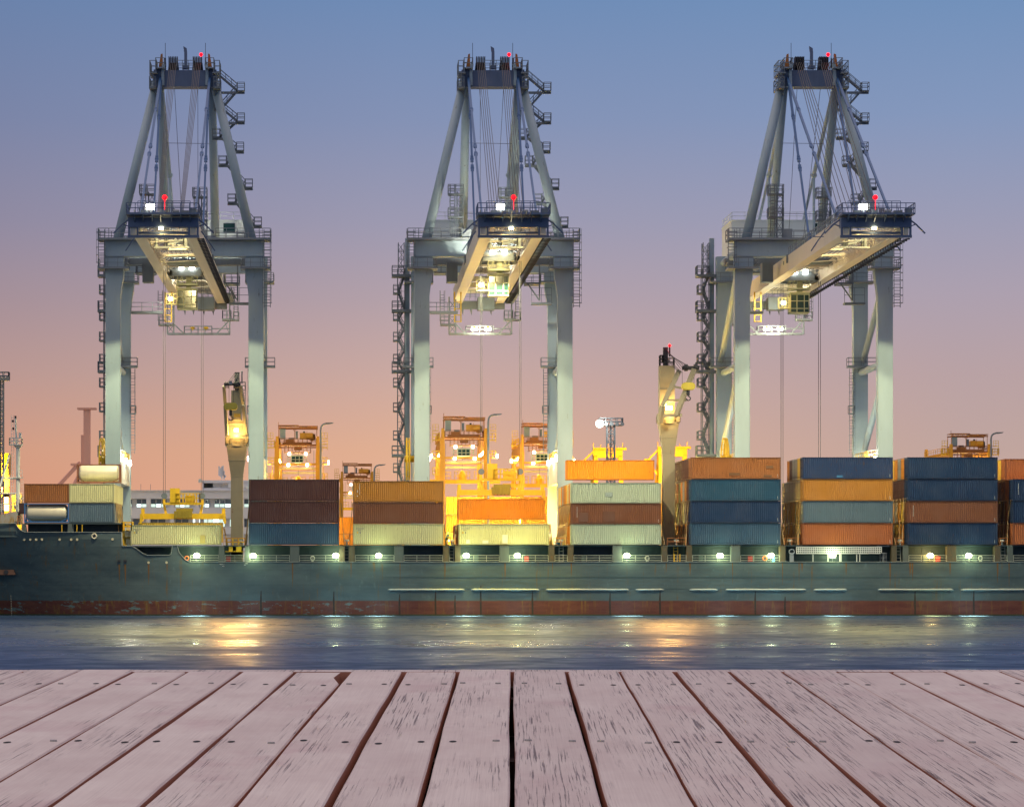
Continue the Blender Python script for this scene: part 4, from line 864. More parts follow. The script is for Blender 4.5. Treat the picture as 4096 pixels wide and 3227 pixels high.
fm = MB(); fm.box(X_-1.2,X_+.6,429.3,430.7,PZ(1781,430),PZ(1778,430)); fm.railbox(X_-1.15,X_+.55,429.35,430.65,PZ(1778,430),h=.9,sp=.5,r=.03); fm.box(X_-.6,X_+.7,429.4,430.6,PZ(1912,430),PZ(1909,430)); fm.rail([(X_+.2,429.4,PZ(1909,430)),(X_+.65,429.4,PZ(1909,430))],h=1,sp=.4,r=.03); fm.box(X_+.1,X_+.45,429.9,430.2,PZ(1750,430),PZ(1730,430)); fm.ladder(X_-.75,430,PZ(1990,430),PZ(1660,430),w=.35,r=.025); fm.ladder(X_+.55,430,PZ(2030,430),PZ(1920,430),w=.3,r=.02); fm.build('mast_platform', WHITE, fmo)
for z,dx in ((1668,-.35),(1684,-.7),(1714,-.65)):
    fm = MB(); fm.tube((X_+dx,430,PZ(z+5,430)),(X_+dx,430,PZ(z-5,430)),.14,n=8); fm.build('navigation_lamp', BLACK, fmo)
fm = MB(); fm.ball((X_-.35,430,PZ(1668,430)),.12); fm.build('mast_lamp_glass', L_WARM, fmo)
# gangway
G = paint('gangway_aluminium', (.62,.66,.62), .4, .12)
m = MB(); x0,x1 = hx(3187),hx(3526)
for z in (8.35,8.63,8.93,9.2): m.box(x0,x1,Yh+.1,Yh+.16,z,z+.10)
for i in range(46):
    x = x0+(x1-x0)*i/45; m.box(x-.05,x+.05,Yh+.12,Yh+.17,8.35,9.28)
m.box(x0,x1,Yh+.2,Yh+.9,8.33,8.38)
for p_ in (3253,3313,3360,3365,3428,3440): m.beam((hx(p_),Yh+.2,7.1),(hx(p_),Yh+.2,8.3),.09)
m.beam((hx(3312),Yh+.1,7.2),(hx(3346),Yh+.1,7.2),.06); m.beam((hx(3312),Yh+.1,7.2),(hx(3312),Yh+.1,7.75),.06)
m.build('gangway', G, ship)
m = MB(); m.railbox(hx(3524),hx(3548),Yh+.1,Yh+1.2,7.15,h=1.3,sp=.5,r=.04); m.beam((hx(3510),Yh+.5,9.4),(hx(3560),Yh+.5,9.35),.1); m.torus((hx(3168),Yh+.2,8.6),.35,.06); m.box(hx(3160),hx(3176),Yh+.2,Yh+.5,7.2,8.5); m.box(hx(3160),hx(3560),Yh+.55,Yh+.7,7.1,7.2); m.build('gangway_winch', GREYM, ship)
# vents, bitts, mushroom covers, boxes
for px_ in (1250,2590,3924):
    m = MB(); m.torus((hx(px_),Yh+.45,7.75),.26,.07); m.beam((hx(px_),Yh+.45,7.15),(hx(px_),Yh+.45,7.45),.3); m.build('roller_fairlead', RAILM, ship)
for px_ in (1387,1807,2246,2707,3163,3604,4012,963):
    z0 = ZB-.02; m = MB(); m.tube((hx(px_),Yh+.6,z0),(hx(px_),Yh+.6,z0+.5),.12); m.tube((hx(px_),Yh+.6,z0+.5),(hx(px_),Yh+.6,z0+.75),.32,.3,n=12); m.build('mushroom_vent', RAILM, ship)
for a,b in ((1376,1400),(1790,1824),(2213,2274),(2668,2745),(3138,3198),(3583,3612),(4000,4034),(893,980)):
    m = MB(); m.box(hx(a),hx(b),Yh+.15,Yh+20,ZB-.21,ZB-.06); m.build('lashing_bridge_deck', DKHULL, ship)
    m = MB(); x0,x1 = hx(a+2),hx(b-2); m.rail([(x0,Yh+.25,ZB-.05),(x1,Yh+.25,ZB-.05)],h=.98,sp=1.0,r=.03); m.build('railing', paint('railing_orange',(.5,.18,.05)), ship)
for px_ in (1020,1480,1900,2330,2800,3010,3700,3900):
    m = MB(); m.box(hx(px_),hx(px_+16),Yh+1.4,Yh+1.58,7.3,8.1); m.build('deck_door', paint('deck_door_green',(.08,.13,.12)), ship)
for px_,nm in ((912,'fire_hose_box'),(2108,'fire_hose_box'),(3005,'fire_hose_box'),(3758,'fire_hose_box')):
    m = MB(); m.box(hx(px_-9),hx(px_+9),Yh+.9,Yh+1.3,7.3,8.0); m.box(hx(px_-7),hx(px_+7),Yh+.88,Yh+.9,7.4,7.9); m.build(nm, paint('red_paint',(.45,.04,.03)), ship)
for px_ in (2697,2720): 
    m = MB(); m.beam((hx(px_),Yh+.05,7.15),(hx(px_),Yh+.05,8.3),.1); m.build('yellow_stanchion', YEL, ship)
for px_ in (307,328,247): 
    m = MB(); m.beam((hx(px_),Yh+.3,hz(2128)),(hx(px_),Yh+.3,hz(2096)),.1); m.build('yellow_stanchion', YEL, ship)
m = MB(); m.railbox(hx(906),hx(978),Yh+.3,Yh+2.5,hz(2182),h=1.0,sp=.8,r=.05); m.box(hx(915),hx(930),Yh+.3,Yh+1,hz(2205),hz(2184)); m.box(hx(944),hx(965),Yh+.4,Yh+1,hz(2204),hz(2178)); m.box(hx(900),hx(980),Yh+.25,Yh+3,hz(2206),hz(2204)); m.build('crane_access_platform', YEL, ship)
m = MB()
for i in range(9): m.beam((hx(488+i*4),Yh+.6+i*.3,hz(2180)),(hx(490+i*4),Yh+.6+i*.3,hz(2120)),.12)
m.railbox(hx(489),hx(526),Yh+.3,Yh+4,hz(2120),h=1.1,sp=.6,r=.06); m.box(hx(489),hx(526),Yh+.3,Yh+4,hz(2121),hz(2119)); m.build('lashing_rack', YEL, ship)
# life rings hang on the rails
for px_,lb in ((747,'orange life ring on the rail by the leftmost deck lamp'),(3059,'orange life ring hanging beside the blue flag on the rail')):
    m = MB(); m.torus((hx(px_),Yh-.02,hz(2232)),.27,.07,'y',20,8); r_ = m.build('life_ring', paint('life_ring_orange',(.75,.18,.04)), None, (hx(px_),Yh-.02,hz(2241)), smooth=True); tag(r_, lb, 'life ring', 'life rings on the ship rail')
m = MB(); m.add([(hx(3092),Yh-.06,hz(2222)),(hx(3088),Yh-.10,hz(2247)),(hx(3100),Yh-.04,hz(2247)),(hx(3097),Yh-.08,hz(2225))],[(0,1,2,3)]); f_ = m.build('flag', paint('flag_light_blue',(.1,.45,.65)), None, (hx(3092),Yh-.06,hz(2247))); tag(f_,'small light-blue flag drooping at the ship rail','flag')
# ---------------- ship cranes ----------------
SCM = paint('ship_crane_cream', (.25,.23,.16), .5, .15, .25, .3)
SCY = paint('ship_crane_yellow', (.50,.42,.06), .5, .15, .1)
def octo(cx, cy, z0, w0, z1, w1, m, d0=None, d1=None):
    d0 = d0 or w0; d1 = d1 or w1
    m.add([(cx-w0,cy-d0,z0),(cx+w0,cy-d0,z0),(cx+w0,cy+d0,z0),(cx-w0,cy+d0,z0),(cx-w1,cy-d1,z1),(cx+w1,cy-d1,z1),(cx+w1,cy+d1,z1),(cx-w1,cy+d1,z1)],[(3,2,1,0),(4,5,6,7),(0,1,5,4),(1,2,6,5),(2,3,7,6),(3,0,4,7)])
def ship_crane(px, Y, zs, label, cfg):
    # zs: pixel heights of ring top, cone mid, column top
    cx = PX(px,Y); z = lambda v: PZ(v,Y); s = Y/F
    T_ = thing('ship_crane', (cx,Y,7.1), label, 'ship crane', 'deck cranes of the ship')
    r,c1,c2 = zs; cw,mw,tw = cfg['w']
    m = MB(); octo(cx,Y,7.1,cw*s,z(c2),cw*s,m); octo(cx,Y,z(c2),cw*s,z(c1),mw*s,m); octo(cx,Y,z(c1),mw*s,z(r+4),tw*s,m)
    for v in (c2,c1): octo(cx,Y,z(v)-.06,(cw if v==c2 else mw)*s+.05,z(v)+.06,(cw if v==c2 else mw)*s+.05,m)
    for v in range(int(c2)+60,2150,70): octo(cx,Y,z(v)-.02,cw*s+.02,z(v)+.02,cw*s+.02,m)
    m.build('pedestal', SCM, T_)
    m = MB(); m.tube((cx,Y,z(r+6)),(cx,Y,z(r)),tw*s*1.16,n=20); m.tube((cx,Y,z(r)),(cx,Y,z(r-24)),tw*s*.86,n=16)
    for k in (-1,1): m.box(cx+k*tw*s*.8,cx+k*tw*s*1.12,Y-1,Y+1,z(r-2),z(r-34))
    m.railbox(cx-tw*s*1.1,cx+tw*s*1.1,Y-1.6,Y+1.6,z(r),h=.9,sp=.5,r=.03); m.build('slew_ring', SCM, T_)
    cfg['upper'](T_, cx, Y, z, s)
    return T_
def hook(T_, x, y, zt, zb_, w, s):
    m = MB(); n = 12; h = (zt-zb_)
    pts = []
    for i in range(n+1):
        a = math.pi/2-math.pi*i/n; pts.append((x+w-.45*h+.45*h*math.cos(a)*1.0, zb_+h/2+h/2*math.sin(a)))
    for i in range(n+1):
        a = -math.pi/2-math.pi*i/n; pts.append((x-w+.45*h+.45*h*math.cos(a), zb_+h/2+h/2*math.sin(a)))
    m.prism(pts, y-.35, y+.35); m.prism([(p[0]*.8+x*.2,(p[1]-zb_-h/2)*.8+zb_+h/2) for p in pts], y-.42, y+.42); hb = m.build('hook_block', SCY, T_)
    m = MB(); m.tube((x,y,zb_),(x,y,zb_-.75),.22,n=8); pts = [(x,y,zb_-.75)]
    for i in range(10): a = math.pi*.5-1.5*math.pi*i/9; pts.append((x+.02+.28*math.cos(a),y,zb_-1.15+.28*math.sin(a)))
    m.path(pts,.09,6); m.build('hook', BLACK, hb)
def up1(T_, cx, Y, z, s):
    X = lambda p: PX(p,Y)
    m = MB(); octo(X(946),Y+1.2,z(1752),1.5,z(1680),1.2,m,1.0,.9); octo(X(945),Y+1.2,z(1680),.75,z(1560),.72,m,.6,.6); m.build('crane_tower', SCM, T_)
    m = MB(); m.box(X(938),X(957),Y+.4,Y+1.6,z(1560),z(1488)); m.build('mast_head', BLACK, T_)
    for i in range(6): m = MB()
    m = MB()
    for i in range(7): m.beam((X(940+i*3),Y+.6,z(1488+i%2*4)),(X(916+i*7),Y-3.2,z(1533)),.05)
    m.build('luffing_ropes', ROPE, T_)
    m = MB(); m.beam((X(967),Y+1,z(1532)),(X(967),Y+1,z(1488)),.18); m.ball((X(967),Y+1,z(1485)),.13); m.railbox(X(960),X(980),Y+.5,Y+2,z(1555),h=1.0,sp=.5,r=.03); m.ladder(X(972),Y+1.5,z(1640),z(1540),w=.5,r=.03,cage=True); m.build('mast_light_pole', GREYD, T_)
    yj = Y-2.2
    for a,b,c,d,w in ((908,1745,901,1620,.42),(901,1620,896,1545,.38),(987,1745,974,1620,.42),(974,1620,963,1545,.38)):
        m = MB(); m.beam((PX(a,yj),yj,PZ(b,yj)),(PX(c,yj-1),yj-1.2,PZ(d,yj-1)),w,.5); m.build('jib_arm', SCM, T_)
    m = MB(); m.box(X(906),X(986),yj-.3,yj+.3,z(1700),z(1690)); m.box(X(904),X(988),yj-.35,yj+.35,z(1750),z(1742)); m.prism([(X(904),z(1690)),(X(918),z(1690)),(X(904),z(1660))],yj-.2,yj+.2); m.prism([(X(986),z(1690)),(X(972),z(1690)),(X(984),z(1660))],yj-.2,yj+.2); m.build('jib_crosspiece', SCM, T_)
    m = MB(); m.box(X(900),X(966),yj-1.6,yj-1.0,z(1548),z(1538))
    for p_ in (905,912,919,940,948,955): m.tube((X(p_)-.06,yj-1.3,z(1546)),(X(p_)+.06,yj-1.3,z(1546)),.48,n=10)
    m.build('jib_head', BLACK, T_)
    m = MB(); m.box(X(921),X(933),yj-2,yj-1.6,z(1545),z(1531)); m.build('jib_head_box', GREYM, T_)
    m = MB(); m.beam((X(920),yj-1.4,z(1548)),(X(920),yj-1.4,z(1620)),.05); m.beam((X(938),yj-1.4,z(1548)),(X(938),yj-1.4,z(1620)),.05); m.build('hoist_rope', ROPE, T_)
    hook(T_, X(927), yj-1.6, z(1617), z(1646), 27*s, s)
    m = MB(); m.box(X(935),X(966),Y-1.4,Y+.2,z(1682),z(1652)); cb = m.build('operator_cab', SCM, T_)
    m = MB(); m.box(X(938),X(963),Y-1.43,Y-1.41,z(1670),z(1656)); m.build('cab_window', paint('cab_window_lit',(.45,.32,.05),.2), cb)
    m = MB(); m.box(X(938),X(956),Y-2.0,Y-1.75,z(1730),z(1716)); m.build('crane_floodlight', L_ORANGE, T_)
    lamp('POINT','crane_light',(X(948),Y-2.6,z(1722)),T_,1100,(1,.55,.14),.3); lamp('POINT','crane_light_low',(X(948),Y-2.9,z(1752)),T_,350,(1,.55,.14),.3); lamp('POINT','crane_light_in',(X(948),Y-.9,z(1738)),T_,500,(1,.6,.18),.2)
c1_ = ship_crane(948, 433, (1780,1842,1905), 'cream ship crane with upright folded jib, left of the maroon stack', {'w':(24,33,41),'upper':up1})
def up2(T_, cx, Y, z, s):
    X = lambda p: PX(p,Y)
    m = MB(); m.box(X(2638),X(2698),Y-.4,Y+1.6,z(1670),z(1463)); m.box(X(2637),X(2699),Y-.5,Y+1.7,z(1560),z(1558)); m.build('crane_tower', SCM, T_)
    m = MB(); m.box(X(2655),X(2673),Y+.3,Y+1.2,z(1463),z(1388)); m.build('mast_head', BLACK, T_)
    m = MB(); m.beam((X(2680),Y+.5,z(1425)),(X(2680),Y+.5,z(1385)),.2); m.railbox(X(2641),X(2697),Y-.3,Y+1.5,z(1463),h=1.1,sp=.6,r=.04); m.railbox(X(2641),X(2652),Y-.3,Y+1.5,z(1450),h=1.0,sp=.6,r=.05); m.build('tower_railing', BLACK, T_)
    m = MB(); m.ball((X(2680),Y+.5,z(1381)),.2); m.build('crane_beacon', L_RED, T_); lamp('POINT','beacon_light',(X(2680),Y,z(1378)),T_,60,(1,.05,.05),.2)
    yj = Y-2.0
    def J(p_,v,y): return (PX(p_,y),y,PZ(v,y))
    for i,(a,b,c,d) in enumerate(((2640,1690,2651,1622),(2651,1622,2718,1480),(2705,1660,2738,1575),(2738,1575,2778,1475))):
        m = MB(); yy = yj-(.3 if i<2 else 1.6); m.beam(J(a,b,yy),J(c,d,yy-.6),.6,.62); m.build('jib_arm', SCM, T_)
    m = MB(); m.beam(J(2660,1602,yj-.3),J(2745,1600,yj-1.6),.5,.32); m.beam(J(2690,1545,yj-.6),J(2725,1552,yj-1.2),.4,.3); m.beam(J(2632,1662,yj),J(2725,1660,yj-1.6),.6,.45); m.build('jib_crosspiece', SCM, T_)
    m = MB(); m.box(X(2716),X(2784),yj-2.2,yj-1.6,z(1487),z(1472))
    for p_ in (2728,2735,2765,2772): m.tube((X(p_)-.1,yj-1.9,z(1478)),(X(p_)+.1,yj-1.9,z(1478)),.5,n=10)
    m.build('jib_head', BLACK, T_)
    m = MB()
    for i in range(5): m.beam((X(2664+i*2),Y+.6,z(1390+i*6)),J(2722+i*13,1475,yj-1.9),.05)
    for i in range(3): m.beam((X(2660+i*4),Y+.6,z(1430)),J(2716+i*6,1490,yj-1.9),.05)
    m.build('luffing_ropes', ROPE, T_)
    m = MB(); m.beam(J(2729,1485,yj-1.9),J(2729,1545,yj-1.9),.05); m.beam(J(2776,1485,yj-1.9),J(2776,1540,yj-1.9),.05); m.build('hoist_rope', ROPE, T_)
    hook(T_, PX(2753,yj-2), yj-2, z(1537), z(1567), 27*s, s)
    m = MB(); m.box(X(2660),X(2686),Y-1.0,Y-.75,z(1642),z(1624)); m.build('crane_floodlight', L_ORANGE, T_)
    lamp('POINT','crane_light',(X(2673),Y-1.5,z(1633)),T_,1100,(1,.55,.14),.3); lamp('POINT','crane_light_low',(X(2673),Y-2.3,z(1674)),T_,350,(1,.58,.16),.3)
for c_,p_,v_ in ((c1_,948,1722),):
    lamp('SPOT','added_water_spot',(PX(p_,430),429.5,PZ(v_,430)),c_,24000,(1,.52,.14),.4,aim=(PX(p_,430),372,0),spot=44,blend=.8)  # orange spot added over the ship's side for a glow on the water
c2_ = ship_crane(2673, 433, (1690,1751,1812), 'cream ship crane with raised jib and red beacon, standing between the two tallest container groups', {'w':(24,31,39),'upper':up2})
lamp('SPOT','added_water_spot',(PX(2673,430),429.5,PZ(1633,430)),c2_,24000,(1,.52,.14),.4,aim=(PX(2673,430),372,0),spot=44,blend=.8)  # second added spot, same orange water glow
# ---------------- spreaders hanging over the ship ----------------
def spreader(cxp, Y, ztop_py, label, ropes_top):
    x = PX(cxp,Y); z = PZ(ztop_py,Y)          # z = top of the container it carries or the twistlock level
    T_ = thing('spreader', (x,Y,z), label, 'spreader', 'yellow spreaders on the crane ropes')
    m = MB(); m.box(x-5.9,x+5.9,Y-.5,Y+.5,z+.45,z+1.25)
    for s in (-1,1):
        m.box(x+s*5.8,x+s*6.1,Y-1.2,Y+1.2,z+.1,z+1.2); m.box(x+s*5.6,x+s*6.1,Y-.3,Y+.3,z+1.2,z+2.0); m.beam((x+s*6.05,Y-1.1,z+1.2),(x+s*6.1,Y-1.1,z-.25),.3)
    b = m.build('spreader_beam', YEL, T_)
    m = MB(); m.box(x-1.3,x+1.3,Y-.9,Y+.9,z+.6,z+1.6); m.box(x-1.0,x+1.4,Y-.7,Y+.7,z+1.6,z+2.0)
    for i in range(5): m.box(x-1.1+i*.5,x-.9+i*.5,Y-.98,Y-.9,z+.5,z+1.6)
    m.build('spreader_drive', paint('dark_yellow',(.30,.22,.02),.6,.4), T_)
    m = MB(); m.box(x-2.8,x+2.8,Y-.6,Y+.6,z+2.5,z+2.85); m.railbox(x-1.0,x+2.4,Y-.8,Y+.8,z+2.85,h=1.3,sp=.5,r=.05); m.box(x-1.9,x-.5,Y-.7,Y+.6,z+2.85,z+4.9); m.box(x+.3,x+1.7,Y-.5,Y+.5,z+2.85,z+3.9)
    for s in (-1,1): m.bars([(x+s*2.75,Y,z+4.0),(x+s*2.8,Y,z+2.7),(x+s*2.5,Y,z+1.2)],.18)
    m.build('headblock', YEL, T_)
    for s in (-1,1):
        m = MB(); m.tube((x+s*2.75,Y-.2,z+3.8),(x+s*2.75,Y+.2,z+3.8),.45,n=10); m.build('rope_sheave', GREYD, T_)
        for k in (-1,1):
            m = MB(); m.beam((x+s*2.75+k*.12,Y+k*.3,z+4.2),(x+s*2.75+k*.12,Y+k*.3,ropes_top),.06); m.build('hoist_rope', ROPE, T_)
    return T_
spreader(733, 451, 2088, 'yellow spreader low in front of the office building, under the left crane', 49.9)
o = container(PX(555,451), 450, PZ(2088,451)-2.95, 'yellow', 'orange-yellow container being lifted behind the lone white container', 'containers in the crane lifts')
spreader(2003, 437, 1994, 'yellow spreader gripping the orange container under the middle crane', 49.9)
o = container(PX(2003,437)-6.1, 435.8, PZ(1994,437)-2.95, 'bright orange', 'bright orange container hanging from the middle crane above the yellow-lit one', 'containers in the crane lifts')
for sx in (3128,3278):
    m = MB(); 
    for k in (-1,1): m.beam((PX(sx,467)+k*.15,467,8.5),(PX(sx,467)+k*.15,467,49.8),.07)
    o = m.build('hoist_rope', ROPE, None, (PX(sx,467),467,8.5)); o.parent = cranes[2]; o.location = Vector((PX(sx,467),467,8.5))-cranes[2].location
# ---------------- rubber-tyred gantries ----------------
def make_rtg():
    T_ = thing('yard_gantry', (0,0,3.5), None, None)
    for s in (-1,1):
        for y in (0,23):
            m = MB(); m.prism([(s*3.15,5.2),(s*3.0,20),(s*2.98,25.2),(s*3.05,26.0),(s*3.12,28.2),(s*3.55,28.2),(s*3.6,26.6),(s*3.75,26.2),(s*3.85,20.0),(s*4.0,5.2)],y-.4,y+.4); m.box(s*2.5,s*4.5,y-.8,y+.8,4.6,5.2); m.tube((s*3.4,y-.43,25.6),(s*3.4,y-.4,25.6),.26,n=12); m.build('leg', ORG, T_)
            for k in (-.9,.9):
                m = MB(); m.tube((s*3.5+k-.3,y,4.2),(s*3.5+k+.3,y,4.2),.72,n=14); m.build('wheel', BLACK, T_)
        m = MB(); m.box(s*3.05,s*3.6,.42,22.58,24.9,26.9); m.rail([(s*3.85,1,26.9),(s*3.85,22,26.9)],h=.8,sp=2,r=.035)
        for y in range(2,22,2): m.box(s*3.6,s*3.95,y,y+.3,26.5,26.7); m.box(s*3.6,s*3.63,y,y+.08,24.9,26.9)
        m.build('girder', ORG, T_)
        m = MB(); m.ladder(s*4.2,.3,5,22,w=.5,r=.04,cage=True)
        for z in (26.3,23.6,21.0): m.box(s*3.8,s*4.9,-.5,.9,z,z+.12); m.railbox(s*3.8,s*4.9,-.5,.9,z+.12,h=1.0,sp=.55,r=.035)
        m.stair((s*4.2,1.6,21.0),(s*4.2,5.4,23.6),w=.6,r=.035); m.rail([(s*4.0,0,27.9),(s*4.9,0,27.9)],h=.9,sp=.4,r=.03); m.box(s*4.0,s*4.9,-.1,.9,27.8,27.9); m.beam((s*4.9,0,26),(s*4.9,0,28.8),.07); m.build('access_ladder', YEL, T_)
        m = MB(); m.box(s*4.95,s*5.2,-.5,-.2,23.6,24.2); m.build('end_lamp', L_WARM, T_)
        lamp('POINT','end_light',(s*4.7,.6,23.4),T_,220,(1,.66,.14),.3)
        for y in (5,10,15,20):
            m = MB(); m.box(s*3.15,s*3.5,y-.3,y+.3,24.6,24.85); m.build('girder_lamp', L_WARM, T_)
    for y in (0,23):
        m = MB(); m.box(-3.0,3.0,y-.2,y+.2,23.45,23.8); m.tube((-2.6,y-.24,23.62),(-2.6,y-.2,23.62),.2); m.build('leg_tie', ORG, T_)
        m = MB(); m.tube((-3.0,y+.6,23.0),(3.0,y+.6,23.0),.2); m.build('lower_tie', paint('rtg_tie_pale',(.72,.58,.30)), T_)
    m = MB(); m.box(-3.0,3.1,.6,4.6,26.75,26.95); m.box(-3.0,3.1,.5,.6,26.3,26.5); m.railbox(-2.95,3.05,.55,4.6,26.95,h=.95,sp=.75,r=.035); m.box(-2.5,2.3,1.0,4,26.95,27.3); m.box(-2.0,-.6,1.2,2,27.3,27.75); m.beam((-2.4,1.2,27.5),(-.4,1.2,27.4),.1); tr = m.build('trolley', ORGD, T_)
    m = MB(); m.box(.35,1.35,1.4,3.2,27.85,28.85); m.tube((1.35,1.6,28.3),(2.5,1.6,28.3),.55,n=14); m.tube((2.35,2.3,28.2),(2.35,3.3,28.2),.62,n=14); m.box(1.4,2.6,2.0,3.2,27.85,28.6); m.box(1.5,1.56,2,2.1,28.8,29.2); hm = m.build('hoist_motor', ORG, tr)
    m = MB(); m.tube((.9,1.8,28.9),(1.2,1.8,28.9),.22,n=10); m.build('motor_fan', BLACK, hm); m = MB(); m.tube((2.8,2.2,28.2),(2.9,2.2,28.2),.62,n=14); m.build('motor_fan', BLACK, hm)
    m = MB(); m.box(-2.9,-2.0,1.2,2.2,27.85,29.5); m.build('electrical_cabinet', paint('cabinet_blue_grey',(.24,.30,.32)), tr)
    m = MB(); m.box(-.35,.05,1.4,1.9,27.85,29.05); m.box(-.4,.1,1.35,1.95,29.05,29.12); m.box(-1.5,-.6,2.4,3,27.3,28.1); m.build('control_box', GREYD, tr)
    m = MB()
    for x in (-3.1,3.15): m.beam((x,1,26.9),(x,1,29.7),.09); m.beam((x,4.2,26.9),(x,4.2,29.7),.09)
    m.beam((-3.2,1,29.65),(3.3,1,29.6),.12,.2); m.beam((-3.2,4.2,29.65),(3.3,4.2,29.6),.12,.2); m.beam((-.5,1.2,27),(-.5,1.2,29.7),.09); m.bars([(-.95,1.2,29.6),(-.5,1.2,29.1),(-.05,1.2,29.6)],.035)
    m.box(-3.2,.2,.9,4.4,29.98,30.1); m.box(.2,3.3,.9,4.4,29.83,29.95)
    for x in (-3.0,-2.0,-1.2,-.2): m.beam((x,1,29.7),(x+.3,1,30.0),.06)
    for i in range(30): m.box(-3.2+i*.22,-3.08+i*.22,.86,.9,29.9,30.14 if i<15 else 30.0)
    m.tube((-3.15,1,29.6),(-3.15,1,30.6),.04); m.build('trolley_canopy', ORGD, tr)
    m = MB()
    for x in (-2.1,-1.5,-.9,-.3,.3,.9,1.5,2.1): m.beam((x,.7,25.6),(x,.7,26.8),.05); m.beam((x,3.2,25.6),(x,3.2,26.8),.05)
    m.box(-2.2,2.2,.6,3.4,25.55,25.68); m.rail([(-2.2,.65,25.68),(2.2,.65,25.68)],h=.7,sp=.6,r=.03); m.box(-.6,.7,1.5,2.4,26,26.6); m.tube((-1.5,.8,26.3),(-1.5,.8,26.6),.12); m.tube((1.3,.8,26.3),(1.3,.8,26.6),.12); m.build('lower_gallery', ORGD, tr)
    m = MB(); m.box(-1.0,.95,.6,2.4,23.95,24.05); m.box(-1.0,.95,.6,2.4,25.05,25.15)
    for x in (-1.05,-.35,.3,.95): m.box(x-.03,x+.03,.55,.62,24,25.1)
    m.railbox(-1.6,1.5,.2,2.6,23.95,h=1.0,sp=.6,r=.03); m.box(-1.05,1,.52,.58,24.4,24.46); m.beam((1.9,.6,24),(1.9,.6,25.6),.04); m.beam((-1.9,.6,24),(-1.9,.6,25.6),.04); cb = m.build('operator_cab', CABG, tr)
    m = MB(); m.box(-.97,.92,.66,2.35,24.06,25.04); m.build('cab_glass', TEALG, cb)
    for x,z in ((-1.35,25.35),(1.35,25.35),(-1.5,23.5),(1.6,23.5)):
        m = MB(); m.box(x-.2,x+.2,-.4 if z<24 else .3,-.25 if z<24 else .5,z-.2,z+.2); m.build('work_lamp', L_WHITE, tr)
    lamp('POINT','work_light',(0,1.2,25.0),T_,130,(1,.85,.45),.4)
    lamp('POINT','yard_light',(0,9,22.5),T_,GL,(1,.72,.20),.6)
    lamp('POINT','yard_light_low',(0,6,13.0),T_,GL*1.1,(1,.72,.20),.6)
    # its own spreader parked at mid height
    m = MB(); m.box(-6.0,6.0,8,8.8,19.9,20.5); m.railbox(-3.0,-1.8,8,8.8,20.5,h=1.2,sp=.5,r=.035); m.railbox(-1.2,1.2,8,8.8,20.5,h=1.3,sp=.5,r=.035); m.railbox(1.9,3,8,8.8,20.5,h=1.3,sp=.5,r=.035); m.tube((0,8.4,20.5),(0,8.4,21.3),.6,n=10); m.tube((0,8.4,21.3),(0,8.4,22),.6,.15,n=10); m.box(-1.6,1.6,7.9,8,20.0,20.4)
    m.build('gantry_spreader', YEL, T_)
    m = MB(); m.beam((-2.6,8.4,20.5),(-2.6,8.4,26.2),.05); m.beam((2.6,8.4,20.5),(2.6,8.4,26.2),.05); m.beam((0,8.4,22),(0,8.4,26.2),.04); m.build('hoist_ropes', ROPE, T_)
    return T_
GL = 2600
g0 = make_rtg()
for i,(px_,Y,lb) in enumerate(((1190,510,'orange yard gantry just right of the left quay crane, behind the maroon stack'),(1857,482,'orange yard gantry, left one of the glowing pair between the middle crane\'s legs'),
        (2170,503,'glowing orange yard gantry half hidden by the right leg of the middle crane'),(3881,540,'orange yard gantry whose top shows above the navy stack at far right'),(1428,683,'small distant orange yard gantry in the gap between the maroon and ochre stacks'))):
    g = g0 if i == 0 else copy_tree(g0)
    tag(g, lb, 'yard gantry', 'rubber-tyred gantries in the yard')
    g.location = (PX(px_,Y), Y, 3.5)
# children of g0 were built at world z with the parent at z 3.5, copies share that offset
# ---------------- yard containers in the gaps, two piles raised to catch the lamp glow ----------------
for i,(x0p,Y,n,c,lb) in enumerate(((1785,500,5,'yellow','yard'),(1560,505,3,'orange','yard'),(2100,500,5,'orange','yard'),(1330,520,4,'cream white','yard'))):
    for t in range(n):
        cc = [c,'cream white','yellow','orange'][t%4] if i != 3 else ['pale green grey','cream white','orange','orange'][t]
        nm = {0:'right of the ochre stack',1:'behind the ochre stack',2:'under the hanging container',3:'in the gap beside the maroon stack'}[i]
        o = container(PX(x0p,Y),Y+2,3.52+t*2.93,cc,f'{cc} quay container {nm}, {["bottom","second","third","fourth","topmost"][t]} of its pile','containers in the yard')
        if i == 3 and t == 1:
            a = text('A', 1.3, (0,0,0), paint('letter_green',(.15,.45,.02)), None, 'letter_a'); a.parent = o; a.location = (PX(1377,Y)-o.location.x, -.06, .75)
# sodium lamp masts added to give the yard behind the gap its glow
for (px_,Y,z,e) in ((1900,492,13,11000),(2080,492,15,12000),(1790,498,11,5000),(1385,512,10,1800),(2240,470,14,14000),(2740,480,16,20000)):
    T_ = thing('added_lamp_post',(PX(px_,Y),Y,3.5),'added sodium lamp mast in the yard '+{1900:'behind the left half of the hanging orange container',2080:'behind the right half of the hanging orange container',1790:'just right of the ochre stack',1385:'in the gap beside the maroon stack',2240:'behind the seated worker',2740:'right of the second ship crane'}[px_],'lamp post','added sodium lamp masts in the yard')
    x = PX(px_,Y); m = MB(); m.tube((x,Y+.3,3.5),(x,Y+.3,z),.12); m.beam((x,Y+.3,z),(x,Y-.3,z+.1),.1); m.build('mast', GREYM, T_)
    m = MB(); m.box(x-.35,x+.35,Y-.5,Y-.2,z-.15,z+.1); m.build('lamp_head', L_ORANGE, T_)
    lamp('POINT','yard_fill_light',(x,Y-.9,z-.2),T_,e,(1,.62,.10),.5)
